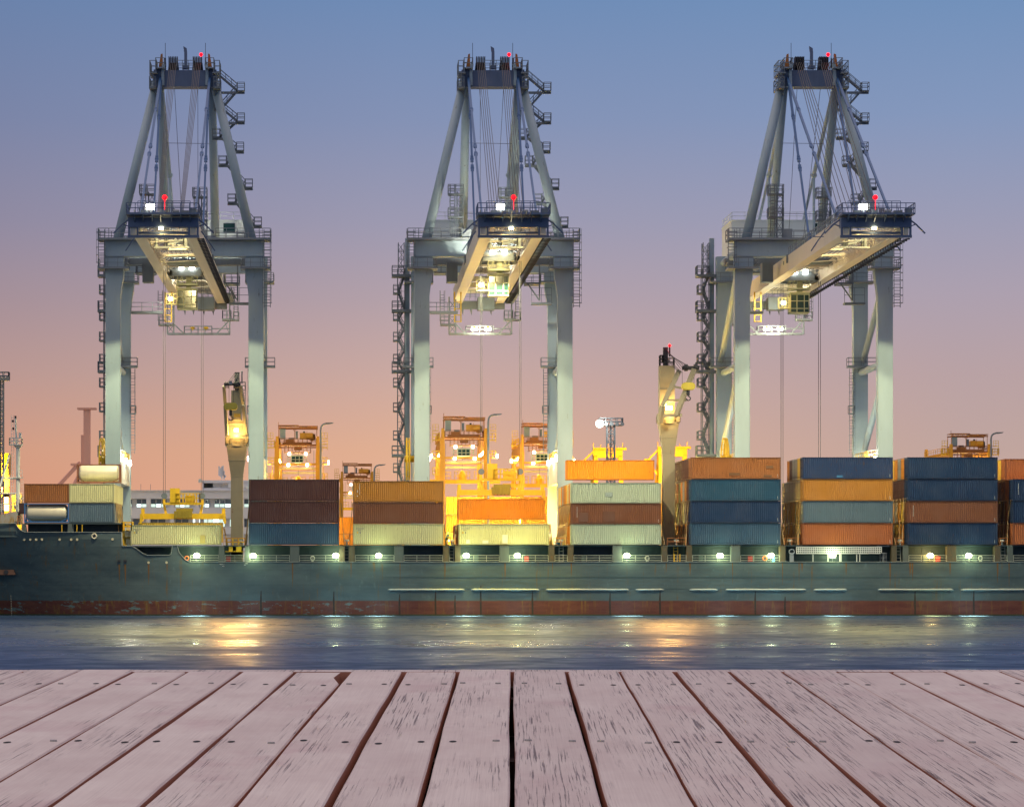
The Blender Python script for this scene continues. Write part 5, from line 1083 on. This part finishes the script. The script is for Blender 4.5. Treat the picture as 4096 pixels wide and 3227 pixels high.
# ---------------- office building ----------------
Yb = 600; bx = lambda p: PX(p,Yb); bz = lambda v: PZ(v,Yb)
B = thing('office_building',(bx(760),Yb,3.5),'pale grey flat-roofed office block with lit window bands behind the quay','building')
BW = paint('office_wall_grey',(.60,.62,.68),.7,.06); BD = paint('office_recess',(.16,.17,.22),.7,.1)
m = MB()
for a,b in ((1962,1994),(2029,2073),(2108,2136),(2170,2300)): m.box(bx(440),bx(1060),Yb,Yb+14,bz(b),bz(a))
m.box(bx(430),bx(1070),Yb-.3,Yb+14.3,bz(1963),bz(1960)); m.box(bx(440),bx(1060),Yb+1.2,Yb+13.9,bz(2300),bz(1966))
for a in (440,585,680,780,960,1040): m.box(bx(a),bx(a+16),Yb+.02,Yb+1.3,bz(2290),bz(1964))
m.build('wall', BW, B)
m = MB(); m.box(bx(807),bx(996),Yb+2,Yb+12,bz(1960),bz(1950)); m.box(bx(807),bx(996),Yb+2,Yb+12,bz(1930),bz(1919)); m.box(bx(807),bx(813),Yb+2,Yb+12,bz(1952),bz(1928)); m.box(bx(911),bx(996),Yb+2,Yb+12,bz(1952),bz(1928)); m.box(bx(849),bx(915),Yb+3,Yb+11,bz(1951),bz(1929)); m.box(bx(875),bx(879),Yb+2.6,Yb+3.1,bz(1951),bz(1929)); m.box(bx(813),bx(911),Yb+8,Yb+11.9,bz(1951),bz(1929)); m.build('roof_block', BW, B)
WIN = emit('office_window_lit',(.62,.80,.72),.9); WIN2 = emit('office_window_bright',(.75,.95,.92),1.6); WIN3 = glassm('office_glass',(.10,.13,.17))
k = 0
for (v0,v1,xs_) in ((1996,2029,[(488,508),(509,526),(545,565),(566,585),(602,622),(623,644),(645,664),(700,718),(719,738),(739,758),(800,816),(817,836),(857,877),(878,898),(899,923),(976,996),(997,1012)]),(2075,2107,[(488,510),(530,560),(600,630),(631,660),(700,725),(726,752),(770,800),(814,830),(831,848),(849,878),(879,900),(918,924),(976,1000)])):
    for a,b in xs_:
        k += 1; lit = (v0 < 2000) or a in (770,814,831,849,879,918)
        w_ = MB(); w_.box(bx(a),bx(b),Yb+.9,Yb+1.0,bz(v1),bz(v0)); fr = w_.build('window', WIN3, B)
        if lit:
            w_ = MB(); w_.box(bx(a)+.05,bx(b)-.05,Yb+.86,Yb+.9,bz(v1-2),bz(v1-14 if v0<2000 else v0+1)); w_.build('lit_pane', WIN if k%3 else WIN2, fr)
        w_ = MB(); w_.box(bx(a)-.04,bx(a)+.04,Yb+.82,Yb+.9,bz(v1),bz(v0)); w_.build('mullion', BW, fr)
m = MB(); m.tube((bx(795),Yb+2,bz(1922)),(bx(799),Yb+1.4,bz(1922)),.05,.42,n=14); m.beam((bx(797),Yb+2,bz(1922)),(bx(808),Yb+3,bz(1926)),.1); m.build('satellite_dish', WHITE, B)
m = MB()
for p_,a,b in ((873,1861,1900),(879,1868,1905),(884,1862,1912),(889,1859,1900),(893,1880,1915)): m.box(bx(p_)-.14,bx(p_)+.14,Yb+4,Yb+4.3,bz(b),bz(a))
m.beam((bx(883),Yb+4.2,bz(1920)),(bx(883),Yb+4.2,bz(1865)),.12); m.box(bx(893),bx(901),Yb+4,Yb+4.4,bz(1906),bz(1897)); m.build('phone_mast', BW, B)
m = MB()
for p_ in (558,597,908,900,980): m.beam((bx(p_),Yb+4,bz(1962)),(bx(p_),Yb+4,bz(1933 if p_<700 else 1917)),.07)
m.build('whip_aerial', GREYD, B)
m = MB(); m.tube((bx(983),Yb+2,bz(1952)),(bx(988),Yb+1.6,bz(1948)),.05,.35); m.build('satellite_dish', WHITE, B)
# ---------------- light towers, street lamps, far cranes ----------------
def light_tower(px_, Y, top, w, label, lit, base=3.5):
    x = PX(px_,Y); zt = PZ(top,Y); T_ = thing('light_tower',(x,Y,base),label,'light tower','floodlight towers'); h = w/2
    m = MB(); m.lattice(x-h,x+h,Y-h,Y+h,base,zt-1.6,w*1.1,.10); m.tube((x,Y,base),(x,Y,zt-1.5),.16); m.build('lattice_mast', GREYD, T_)
    m = MB(); m.box(x-w*1.5,x+w*1.5,Y-w,Y+w,zt-1.7,zt-1.5); m.railbox(x-w*1.5,x+w*1.5,Y-w,Y+w,zt-1.5,h=1.4,sp=1.2,r=.07); m.build('lamp_platform', GREYD, T_)
    for i in range(5):
        xx = x-w*1.4+i*w*.7; m = MB(); m.tube((xx,Y-w-.1,zt-1.3),(xx,Y-w-.5,zt-1.4),.25,.42,n=10); m.build('floodlight', GREYM, T_)
    if lit:
        m = MB(); m.beam((x-w*1.4,Y-w,zt-1.3),(x-lit,Y-w,zt-1.3),.15); m.ball((x-lit,Y-w-.4,zt-1.3),.8,16,12); m.build('lit_floodlight', L_WHITE, T_)
        lamp('POINT','tower_light',(x-lit,Y-w-1.6,zt-1.3),T_,1500,(1,.98,.85),.5)
    return T_
light_tower(2443, 650, 1671, 1.6, 'grey lattice floodlight tower behind the orange containers, its left lamp blazing white', 2.5)
light_tower(2, 600, 1487, 1.1, 'dark lattice light tower at the far left edge with unlit lamps', 0)
def street_lamp(px_, Y, top, label, r=.16):
    x = PX(px_,Y); z = PZ(top,Y); T_ = thing('street_lamp',(x,Y,3.5),label,'street lamp','curved street lamps in the yard')
    m = MB(); m.tube((x,Y,3.5),(x,Y,z-1.0),r*1.2,r); m.path([(x,Y,z-1.0),(x+.08,Y,z-.5),(x+.35,Y,z-.15),(x+.8,Y,z)],r*.9,8); m.build('pole', GREYM, T_)
    m = MB(); m.prism([(x+.7,z-.1),(x+.8,z+.15),(x+2.1,z+.18),(x+1.9,z),(x+1.2,z-.12)],Y-.2,Y+.2); m.build('lamp_head', GREYD, T_)
street_lamp(1283,500,1694,'curved street lamp against the right leg of the leftmost orange gantry')
street_lamp(1953,470,1659,'curved street lamp between the glowing gantries inside the middle crane')
street_lamp(1497,560,1860,'curved street lamp beside the small distant gantry')
street_lamp(3964,520,1732,'curved street lamp at the far right beside the orange gantry')
YG = emit('far_crane_sodium',(1,.55,.03),.01)
def far_crane(px_, Y, top, W_, label):
    x = PX(px_,Y); zt = PZ(top,Y); T_ = thing('distant_portal_crane',(x,Y,3.5),label,'distant crane','floodlit cranes far behind')
    m = MB(); m.box(x-W_/2,x+W_/2,Y,Y+3,zt-2.6,zt-.6); m.box(x-W_/2,x+W_/2+1,Y+.2,Y+2,zt-.6,zt)
    for i in range(5): m.beam((x-W_/2+i*W_/4,Y,zt),(x-W_/2+i*W_/4,Y,zt+1.2-(i%2)*.5),.18)
    m.build('portal_head', YEL, T_)
    for s in (-1,1):
        m = MB(); m.beam((x+s*W_*.42,Y,zt-2.4),(x+s*(W_*.42),Y-5,3.5),1.0); m.beam((x+s*W_*.42,Y+2,zt-2.4),(x+s*(W_*.78),Y+6,3.5),.8); m.build('splayed_leg', YEL, T_)
    m = MB(); m.box(x-W_*.95,x-W_*.75,Y,Y+2,zt-4.6,zt-3.2); m.bars([(x-W_*.5,Y,zt-1),(x-W_*.85,Y,zt-3.6),(x-W_*.5,Y,zt-7.5)],.2); m.build('side_stair', YEL, T_)
    lamp('POINT','portal_glow',(x,Y-14,zt-8),T_,30000,(1,.50,.05),2)
far_crane(2432,800,1790,7.6,'yellow floodlit portal crane behind the lattice light tower')
far_crane(2690,805,1785,7.6,'yellow floodlit portal crane hidden mostly by the second ship crane')
RB = paint('far_jib_haze_red',(.75,.40,.30),.7,.1)  # red-brown lightened, distance haze is put into the colour
x = PX(346,700); T_ = thing('mobile_harbour_crane',(x,700,3.5),'tall hazy red-brown crane mast far away left of the left quay crane','distant crane')
m = MB(); m.box(x-.6,x+.8,699,701.5,3.5,PZ(1638,700)); m.box(x-1.2,x-.6,699.2,701,3.5,PZ(1740,700)); m.build('mast', RB, T_)
m = MB(); m.box(x-2.0,x+2.2,698.6,702,PZ(1638,700),PZ(1631,700)); m.build('mast_head', RB, T_)
m = MB(); m.beam((x-1.5,700,PZ(1850,700)),(x-6.5,698,PZ(1950,700)),.8); m.beam((x-.5,700,PZ(1860,700)),(x-3,698,PZ(1950,700)),.6); m.box(x-3.5,x-1,699,701,PZ(1862,700),PZ(1853,700)); m.build('brace', RB, T_)
# far-left floodlit gantry behind the foremast
x = PX(12,620); T_ = thing('floodlit_gantry',(x,620,3.5),'blazing orange gantry behind the white foremast at the far left','yard gantry')
m = MB(); m.box(x-2.8,x+1.0,620,626,PZ(1900,620),PZ(1812,620)); m.box(x-2.5,x-1.3,620,621,3.5,PZ(1900,620)); m.box(x+.0,x+1.2,620,621,3.5,PZ(1900,620)); m.box(x-4,x+1.2,620,621,PZ(1990,620),PZ(1975,620)); m.build('gantry_frame', ORG, T_)
for k_,v in ((-.2,1960),(.6,2000),(-1.9,1990),(.7,2030)):
    m = MB(); m.box(x+k_-.45,x+k_+.45,619.4,619.8,PZ(v+12,620),PZ(v-12,620)); m.build('gantry_lamp', L_ORANGE, T_)
lamp('POINT','gantry_glow',(x-.4,616,PZ(1930,620)),T_,30000,(1,.52,.06),1)
m = container(PX(47,560),560,PZ(2015,560),'yellow','blazing yellow-lit container right of the foremast at the far left','containers in the yard',Ln=1.9*.95,H=1.8) if False else None
m = MB(); x = PX(47,560); m.box(x,x+1.75,560,562.4,3.5,PZ(1980,560)); m.rail([(x,560,PZ(1980,560)),(x+1.75,560,PZ(1980,560))],h=.3,sp=.5,r=.03); o = m.build('site_hut', YEL, None, (x,560,3.5)); tag(o,'small brightly lit yellow hut right of the foremast','hut')
lamp('POINT','hut_glow',(PX(60,555),552,PZ(1990,555)),o,9000,(1,.7,.2),.5)
bpy.context.view_layer.update()
# ---------------- timber deck in the foreground ----------------
def wood_mat():
    m, t, b = nmat('worn_painted_wood'); N = t.nodes.new; L = t.links.new
    g = N('ShaderNodeNewGeometry'); oi = N('ShaderNodeObjectInfo')
    off = N('ShaderNodeVectorMath'); off.operation = 'SCALE'; cb = N('ShaderNodeCombineXYZ'); L(oi.outputs['Random'], cb.inputs[0]); L(oi.outputs['Random'], cb.inputs[1]); L(cb.outputs[0], off.inputs[0]); off.inputs['Scale'].default_value = 40
    ps = N('ShaderNodeVectorMath'); ps.operation = 'ADD'; L(g.outputs['Position'], ps.inputs[0]); L(off.outputs[0], ps.inputs[1])
    # shear the coordinates so that the grain runs along the boards
    s_ = N('ShaderNodeSeparateXYZ'); L(ps.outputs[0], s_.inputs[0]); k_ = N('ShaderNodeMath'); k_.operation = 'MULTIPLY_ADD'; L(s_.outputs[1], k_.inputs[0]); k_.inputs[1].default_value = -.0541; L(s_.outputs[0], k_.inputs[2])
    sh = N('ShaderNodeCombineXYZ'); L(k_.outputs[0], sh.inputs[0]); L(s_.outputs[1], sh.inputs[1])
    def noise(sc, scale, det=7, rough=.65, dist=0.0):
        mp = N('ShaderNodeMapping'); mp.inputs['Scale'].default_value = (sc[0],sc[1],0.0); L(sh.outputs[0], mp.inputs[0])
        n = N('ShaderNodeTexNoise'); n.inputs['Scale'].default_value = scale; n.inputs['Detail'].default_value = det; n.inputs['Roughness'].default_value = rough; n.inputs['Distortion'].default_value = dist
        L(mp.outputs[0], n.inputs['Vector']); return n.outputs[0]
    def rng(v, a, b_, c=0, d=1):
        r = N('ShaderNodeMapRange'); r.inputs[1].default_value = a; r.inputs[2].default_value = b_; r.inputs[3].default_value = c; r.inputs[4].default_value = d; L(v, r.inputs[0]); return r.outputs[0]
    def mix(f, a, b_):
        x = N('ShaderNodeMix'); x.data_type = 'RGBA'; L(f, x.inputs[0])
        for k,v in ((6,a),(7,b_)):
            if isinstance(v, tuple): x.inputs[k].default_value = (*v,1)
            else: L(v, x.inputs[k])
        return x.outputs[2]
    def mul(a, b_):
        x = N('ShaderNodeMath'); x.operation = 'MULTIPLY'; L(a, x.inputs[0])
        if isinstance(b_, float): x.inputs[1].default_value = b_
        else: L(b_, x.inputs[1])
        return x.outputs[0]
    base = mix(rng(noise((1,.35,1),5.0,5),.35,.65), (.62,.51,.47), (.74,.65,.60))
    base = mix(mul(rng(noise((1,.5,1),2.6,4),.55,.70),.45), base, (.48,.28,.29))
    base = mix(mul(rng(oi.outputs['Random'],0,1),.40), base, (.45,.36,.34))
    base = mix(mul(rng(noise((1,.006,1),330,3,.6,.1),.35,.70),.30), base, (.38,.30,.29))
    cr = rng(noise((1,.010,1),230,5,.66,.30),.555,.60)          # fine cracks along the grain
    pr = N('ShaderNodeMath'); pr.operation = 'MULTIPLY_ADD'; L(oi.outputs['Random'], pr.inputs[0]); pr.inputs[1].default_value = .22; pr.inputs[2].default_value = -.10; pa = N('ShaderNodeMath'); pa.operation = 'ADD'; L(noise((1,.12,1),6.5,4,.6), pa.inputs[0]); L(pr.outputs[0], pa.inputs[1]); patch = rng(pa.outputs[0],.45,.56)
    cracks = mul(cr, patch)
    fl = mul(rng(noise((1,.06,1),48,9,.8,.3),.585,.61), rng(noise((1,.16,1),4.5,4),.50,.60))   # paint flaked off
    c = mix(mul(cracks,1.0), base, (.17,.125,.115)); c = mix(mul(fl,.2), c, (.20,.17,.17))
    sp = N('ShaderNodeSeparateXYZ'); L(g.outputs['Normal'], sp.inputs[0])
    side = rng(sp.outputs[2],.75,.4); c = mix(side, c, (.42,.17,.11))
    L(c, b.inputs['Base Color']); b.inputs['Roughness'].default_value = .58
    hh = N('ShaderNodeMath'); hh.operation = 'ADD'; L(mul(cracks,-1.0), hh.inputs[0]); L(mul(fl,-.5), hh.inputs[1])
    bp = N('ShaderNodeBump'); bp.inputs['Strength'].default_value = .55; bp.inputs['Distance'].default_value = .0015; L(hh.outputs[0], bp.inputs['Height']); L(bp.outputs[0], b.inputs['Normal'])
    return m
WOOD = wood_mat(); DARKW = paint('dark_joist_wood',(.05,.028,.02),.8,.3,streak=False)
rd = random.Random(11)
HD, SK, UP = .523, .0541, .0298
def D(u, v, h=0): return Vector((u+SK*v, v, CZ-HD+UP*v+h))
deck = thing('timber_deck', D(0,5), 'weathered pinkish-white plank deck filling the foreground', 'deck')
NAILM = paint('nail_head_pale',(.34,.31,.30),.5,.3); HOLE = paint('nail_hole_dark',(.02,.015,.015),.9)
pitch = .15; V1 = 8.60
for k in range(-17,17):
    u0 = k*pitch; gl = rd.choice((.003,.005,.007)); gr = rd.choice((.003,.004,.006))
    if k in (0,-1): gl, gr = .005,.005
    a,b = u0+gl,u0+pitch-gr; ve = V1+rd.choice((.07,.07,0,-.01)); dh = rd.uniform(-.002,.002); ch = .003
    m = MB(); n = 36; vs = []; fs = []
    w1 = rd.uniform(0,6); 
    for i in range(n+1):
        v = .35+(ve-.35)*i/n; wob = .0012*math.sin(v*2.1+w1)+.0006*math.sin(v*7+w1*3)
        prof = [(a+wob,-.034),(a+wob,dh-ch),(a+ch+wob,dh),(b-ch+wob,dh),(b+wob,dh-ch),(b+wob,-.034)]
        if k == -4 and i >= n-1: prof = [(p[0] if p[0] < b-.03 else b-.026+.006*(i==n), p[1]) for p in prof]
        vs += [D(p[0],v,p[1]) for p in prof]
    for i in range(n):
        for j in range(6): fs.append((i*6+j,i*6+(j+1)%6,(i+1)*6+(j+1)%6,(i+1)*6+j))
    fs += [tuple(range(5,-1,-1)),tuple(range(n*6,n*6+6))]
    m.add(vs,[f[::-1] for f in fs]); pl = m.build('plank', WOOD, deck)
    for v in (6.27,8.06,4.1,2.0):
        for q_ in (.028,.118):
            uu = u0+q_+rd.uniform(-.006,.006); vv = v+rd.uniform(-.03,.03); hd_ = rd.random()
            m = MB()
            if hd_ < .6: m.add([D(uu+.0075*math.cos(t_*.5236),vv+.021*math.sin(t_*.5236),dh+.0006) for t_ in range(12)],[tuple(range(12))]); m.build('nail_hole', HOLE, pl)
            else: m.tube(D(uu,vv,dh-.002),D(uu,vv,dh+.0035),.0078,.007,n=12); m.build('nail_head', NAILM, pl)
m = MB()
for v in (2.0,4.1,6.27,8.06,8.5): m.add([D(-2.7,v-.04,-.036),D(2.7,v-.04,-.036),D(2.7,v+.04,-.036),D(-2.7,v+.04,-.036),D(-2.7,v-.04,-.13),D(2.7,v-.04,-.13),D(2.7,v+.04,-.13),D(-2.7,v+.04,-.13)],[(3,2,1,0),(4,5,6,7),(0,1,5,4),(1,2,6,5),(2,3,7,6),(3,0,4,7)])
m.build('joist', DARKW, deck)
m = MB(); m.add([D(-2.7,8.605,-.0005),D(2.7,8.605,-.0005),D(2.7,8.70,-.0005),D(-2.7,8.70,-.0005),D(-2.7,8.605,-.13),D(2.7,8.605,-.13),D(2.7,8.70,-.13),D(-2.7,8.70,-.13)],[(0,1,2,3),(7,6,5,4),(4,5,1,0),(5,6,2,1),(6,7,3,2),(7,4,0,3)])
m.build('edge_board', WOOD, deck)
m = MB()
m.add([D(-2.7,.3,-.14),D(2.7,.3,-.14),D(2.7,8.7,-.14),D(-2.7,8.7,-.14)],[(0,1,2,3)]); m.build('under_boards', DARKW, deck)
m = MB()
for u in (-2.3,0,2.3):
    for v in (1.5,8.3): c = D(u,v,-.14); m.tube((c.x,c.y,-3),c,.11,n=10)
m.build('pile', DARKW, deck)
# ---------------- workers ----------------
SKIN = paint('skin',(.32,.17,.10),.6,.1); JEAN = paint('blue_work_clothes',(.03,.12,.24),.8,.2); HIV = paint('hi_vis_vest',(.55,.75,.05),.7,.1); HELM = paint('helmet_white',(.75,.75,.72),.4,.05); HELMY = paint('helmet_yellow',(.7,.5,.02),.4,.05)
def skinned(name, verts, edges, rad, mat, parent, sub=1):
    me = bpy.data.meshes.new(name); me.from_pydata(verts, edges, []); o = bpy.data.objects.new(name, me); COL.objects.link(o)
    md = o.modifiers.new('s','SKIN'); 
    for i,r in enumerate(rad): me.skin_vertices[0].data[i].radius = (r,r) if not isinstance(r,tuple) else r
    me.skin_vertices[0].data[0].use_root = True
    if sub: sm = o.modifiers.new('d','SUBSURF'); sm.levels = sub; sm.render_levels = sub
    dg = bpy.context.evaluated_depsgraph_get(); dg.update(); nm = bpy.data.meshes.new_from_object(o.evaluated_get(dg)); bpy.data.objects.remove(o)
    nm.materials.clear(); nm.materials.append(mat)
    for p in nm.polygons: p.use_smooth = True
    o = bpy.data.objects.new(name, nm); COL.objects.link(o); o.parent = parent; return o
def person(loc, rz, J, label, helm):
    T_ = thing('person', loc, label, 'person'); T_.rotation_euler = (0,0,rz)
    names = ['pel','waist','chest','neck','head','top','shl','ell','wrl','shr','elr','wrr','hil','knl','anl','tol','hir','knr','anr','tor']
    E_ = [('pel','waist'),('waist','chest'),('chest','neck'),('neck','head'),('head','top'),('chest','shl'),('shl','ell'),('ell','wrl'),('chest','shr'),('shr','elr'),('elr','wrr'),('pel','hil'),('hil','knl'),('knl','anl'),('anl','tol'),('pel','hir'),('hir','knr'),('knr','anr'),('anr','tor')]
    rd_ = dict(pel=.14,waist=.13,chest=(.17,.13),neck=.055,head=.095,top=.075,shl=.075,ell=.05,wrl=.033,shr=.075,elr=.05,wrr=.033,hil=.1,knl=.068,anl=.045,tol=.04,hir=.1,knr=.068,anr=.045,tor=.04)
    ix = {n:i for i,n in enumerate(names)}
    body = skinned('body', [J[n] for n in names], [(ix[a],ix[b]) for a,b in E_], [rd_[n] for n in names], SKIN, T_)
    def cl(nm, ns, es, k, mat):
        i2 = {n:i for i,n in enumerate(ns)}
        skinned(nm, [J[n] for n in ns], [(i2[a],i2[b]) for a,b in es], [((rd_[n][0]+k,rd_[n][1]+k) if isinstance(rd_[n],tuple) else rd_[n]+k) for n in ns], mat, T_)
    cl('trousers', ['pel','hil','knl','anl','hir','knr','anr'], [('pel','hil'),('hil','knl'),('knl','anl'),('pel','hir'),('hir','knr'),('knr','anr')], .022, JEAN)
    cl('shirt', ['chest','waist','pel','shl','ell','shr','elr'], [('chest','waist'),('waist','pel'),('chest','shl'),('shl','ell'),('chest','shr'),('shr','elr')], .02, JEAN)
    cl('hi_vis_vest', ['chest','waist','pel'], [('chest','waist'),('waist','pel')], .045, HIV)
    for s,w,e in (('l','wrl','ell'),('r','wrr','elr')):
        a = Vector(J[w]); d = (a-Vector(J[e])).normalized(); sx = d.cross(Vector((0,1,0))).normalized()
        m = MB(); m.beam(a,a+d*.09,.075,.03)
        for i in range(4):
            o0 = a+d*.085+sx*(-.027+i*.018); k1 = o0+d*(.035+.004*(i in (1,2)))+Vector((0,-.008,-.006)); k2 = k1+d*.022+Vector((0,-.014,-.016)); m.tube(o0,k1,.0095,.0085,6); m.tube(k1,k2,.0085,.007,6)
        t0 = a+d*.03+sx*.035; t1 = t0+d*.03+sx*.028; m.tube(t0,t1,.011,.010,6); m.tube(t1,t1+d*.028,.010,.008,6); m.build('hand', SKIN, None).parent = T_
    h = Vector(J['head']); f = Vector(J['face']).normalized(); side = f.cross(Vector((0,0,1))).normalized()
    m = MB(); m.tube(h+f*.09,h+f*.12-Vector((0,0,.025)),.012,.018,6); m.build('nose', SKIN, None).parent = T_
    for k in (-1,1):
        m = MB(); m.ball(h+f*.088+side*k*.033+Vector((0,0,.02)),.012); m.build('eye', HOLE, None).parent = T_
        m = MB(); m.ball(h+side*k*.095,.024,8,6,1.3); m.build('ear', SKIN, None).parent = T_
    m = MB(); m.beam(h+f*.09+side*.025-Vector((0,0,.05)),h+f*.09-side*.025-Vector((0,0,.05)),.01); m.build('mouth', paint('lip',(.3,.1,.08)), None).parent = T_
    m = MB(); c = h+Vector((0,0,.05)); vs=[];fs=[];n=14
    for j,(zz,rr) in enumerate(((0,.155),(.012,.125),(.06,.118),(.10,.085),(.125,.03))):
        for i in range(n): a=2*math.pi*i/n; vs.append(c+Vector((rr*math.cos(a),rr*math.sin(a),zz)))
    for j in range(4):
        for i in range(n): fs.append((j*n+i,j*n+(i+1)%n,(j+1)*n+(i+1)%n,(j+1)*n+i))
    fs.append(tuple(range(4*n,5*n))); fs.append(tuple(range(n-1,-1,-1))); m.add(vs,fs); m.build('hard_hat', helm, None).parent = T_
    for nm in ('tol','tor'):
        a = Vector(J[nm]); b = Vector(J['anl' if nm=='tol' else 'anr']); m = MB(); m.beam(b+Vector((0,0,-.05)),a+(a-b)*.5+Vector((0,0,-.0)),.10,.09); m.build('boot', BLACK, None).parent = T_
    return T_
stand = dict(pel=(0,0,.92),waist=(0,-.03,1.08),chest=(0,-.08,1.32),neck=(0,-.10,1.48),head=(0,-.13,1.60),top=(0,-.13,1.68),face=(0,-1,-.3),
  shl=(-.19,-.08,1.40),ell=(-.24,-.22,1.16),wrl=(-.18,-.42,1.10),shr=(.19,-.08,1.40),elr=(.25,-.20,1.17),wrr=(.20,-.42,1.06),
  hil=(-.10,0,.88),knl=(-.11,-.04,.50),anl=(-.12,.02,.10),tol=(-.12,-.14,.05),hir=(.10,0,.88),knr=(.11,-.05,.50),anr=(.12,.0,.10),tor=(.13,-.16,.05))
squat = dict(pel=(0,.10,.24),waist=(0,.08,.40),chest=(0,-.04,.62),neck=(0,-.12,.76),head=(0,-.18,.86),top=(0,-.19,.94),face=(0,-1,-.5),
  shl=(-.19,-.04,.70),ell=(-.26,-.26,.52),wrl=(-.18,-.48,.46),shr=(.19,-.04,.70),elr=(.26,-.26,.52),wrr=(.16,-.48,.42),
  hil=(-.10,.10,.22),knl=(-.20,-.30,.42),anl=(-.15,-.36,.09),tol=(-.16,-.52,.05),hir=(.10,.10,.22),knr=(.20,-.30,.40),anr=(.16,-.42,.09),tor=(.17,-.58,.05))
person((hx(1790),Yh+1.3,ZB-.05), R(60), stand, 'standing worker in a white helmet and hi-vis vest among the rods beside the ochre stack', HELM)
person((hx(2237),Yh+1.2,ZB-.05), R(-60), squat, 'worker in blue clothes sitting low on the walkway by the thick rod bundle', HELMY)
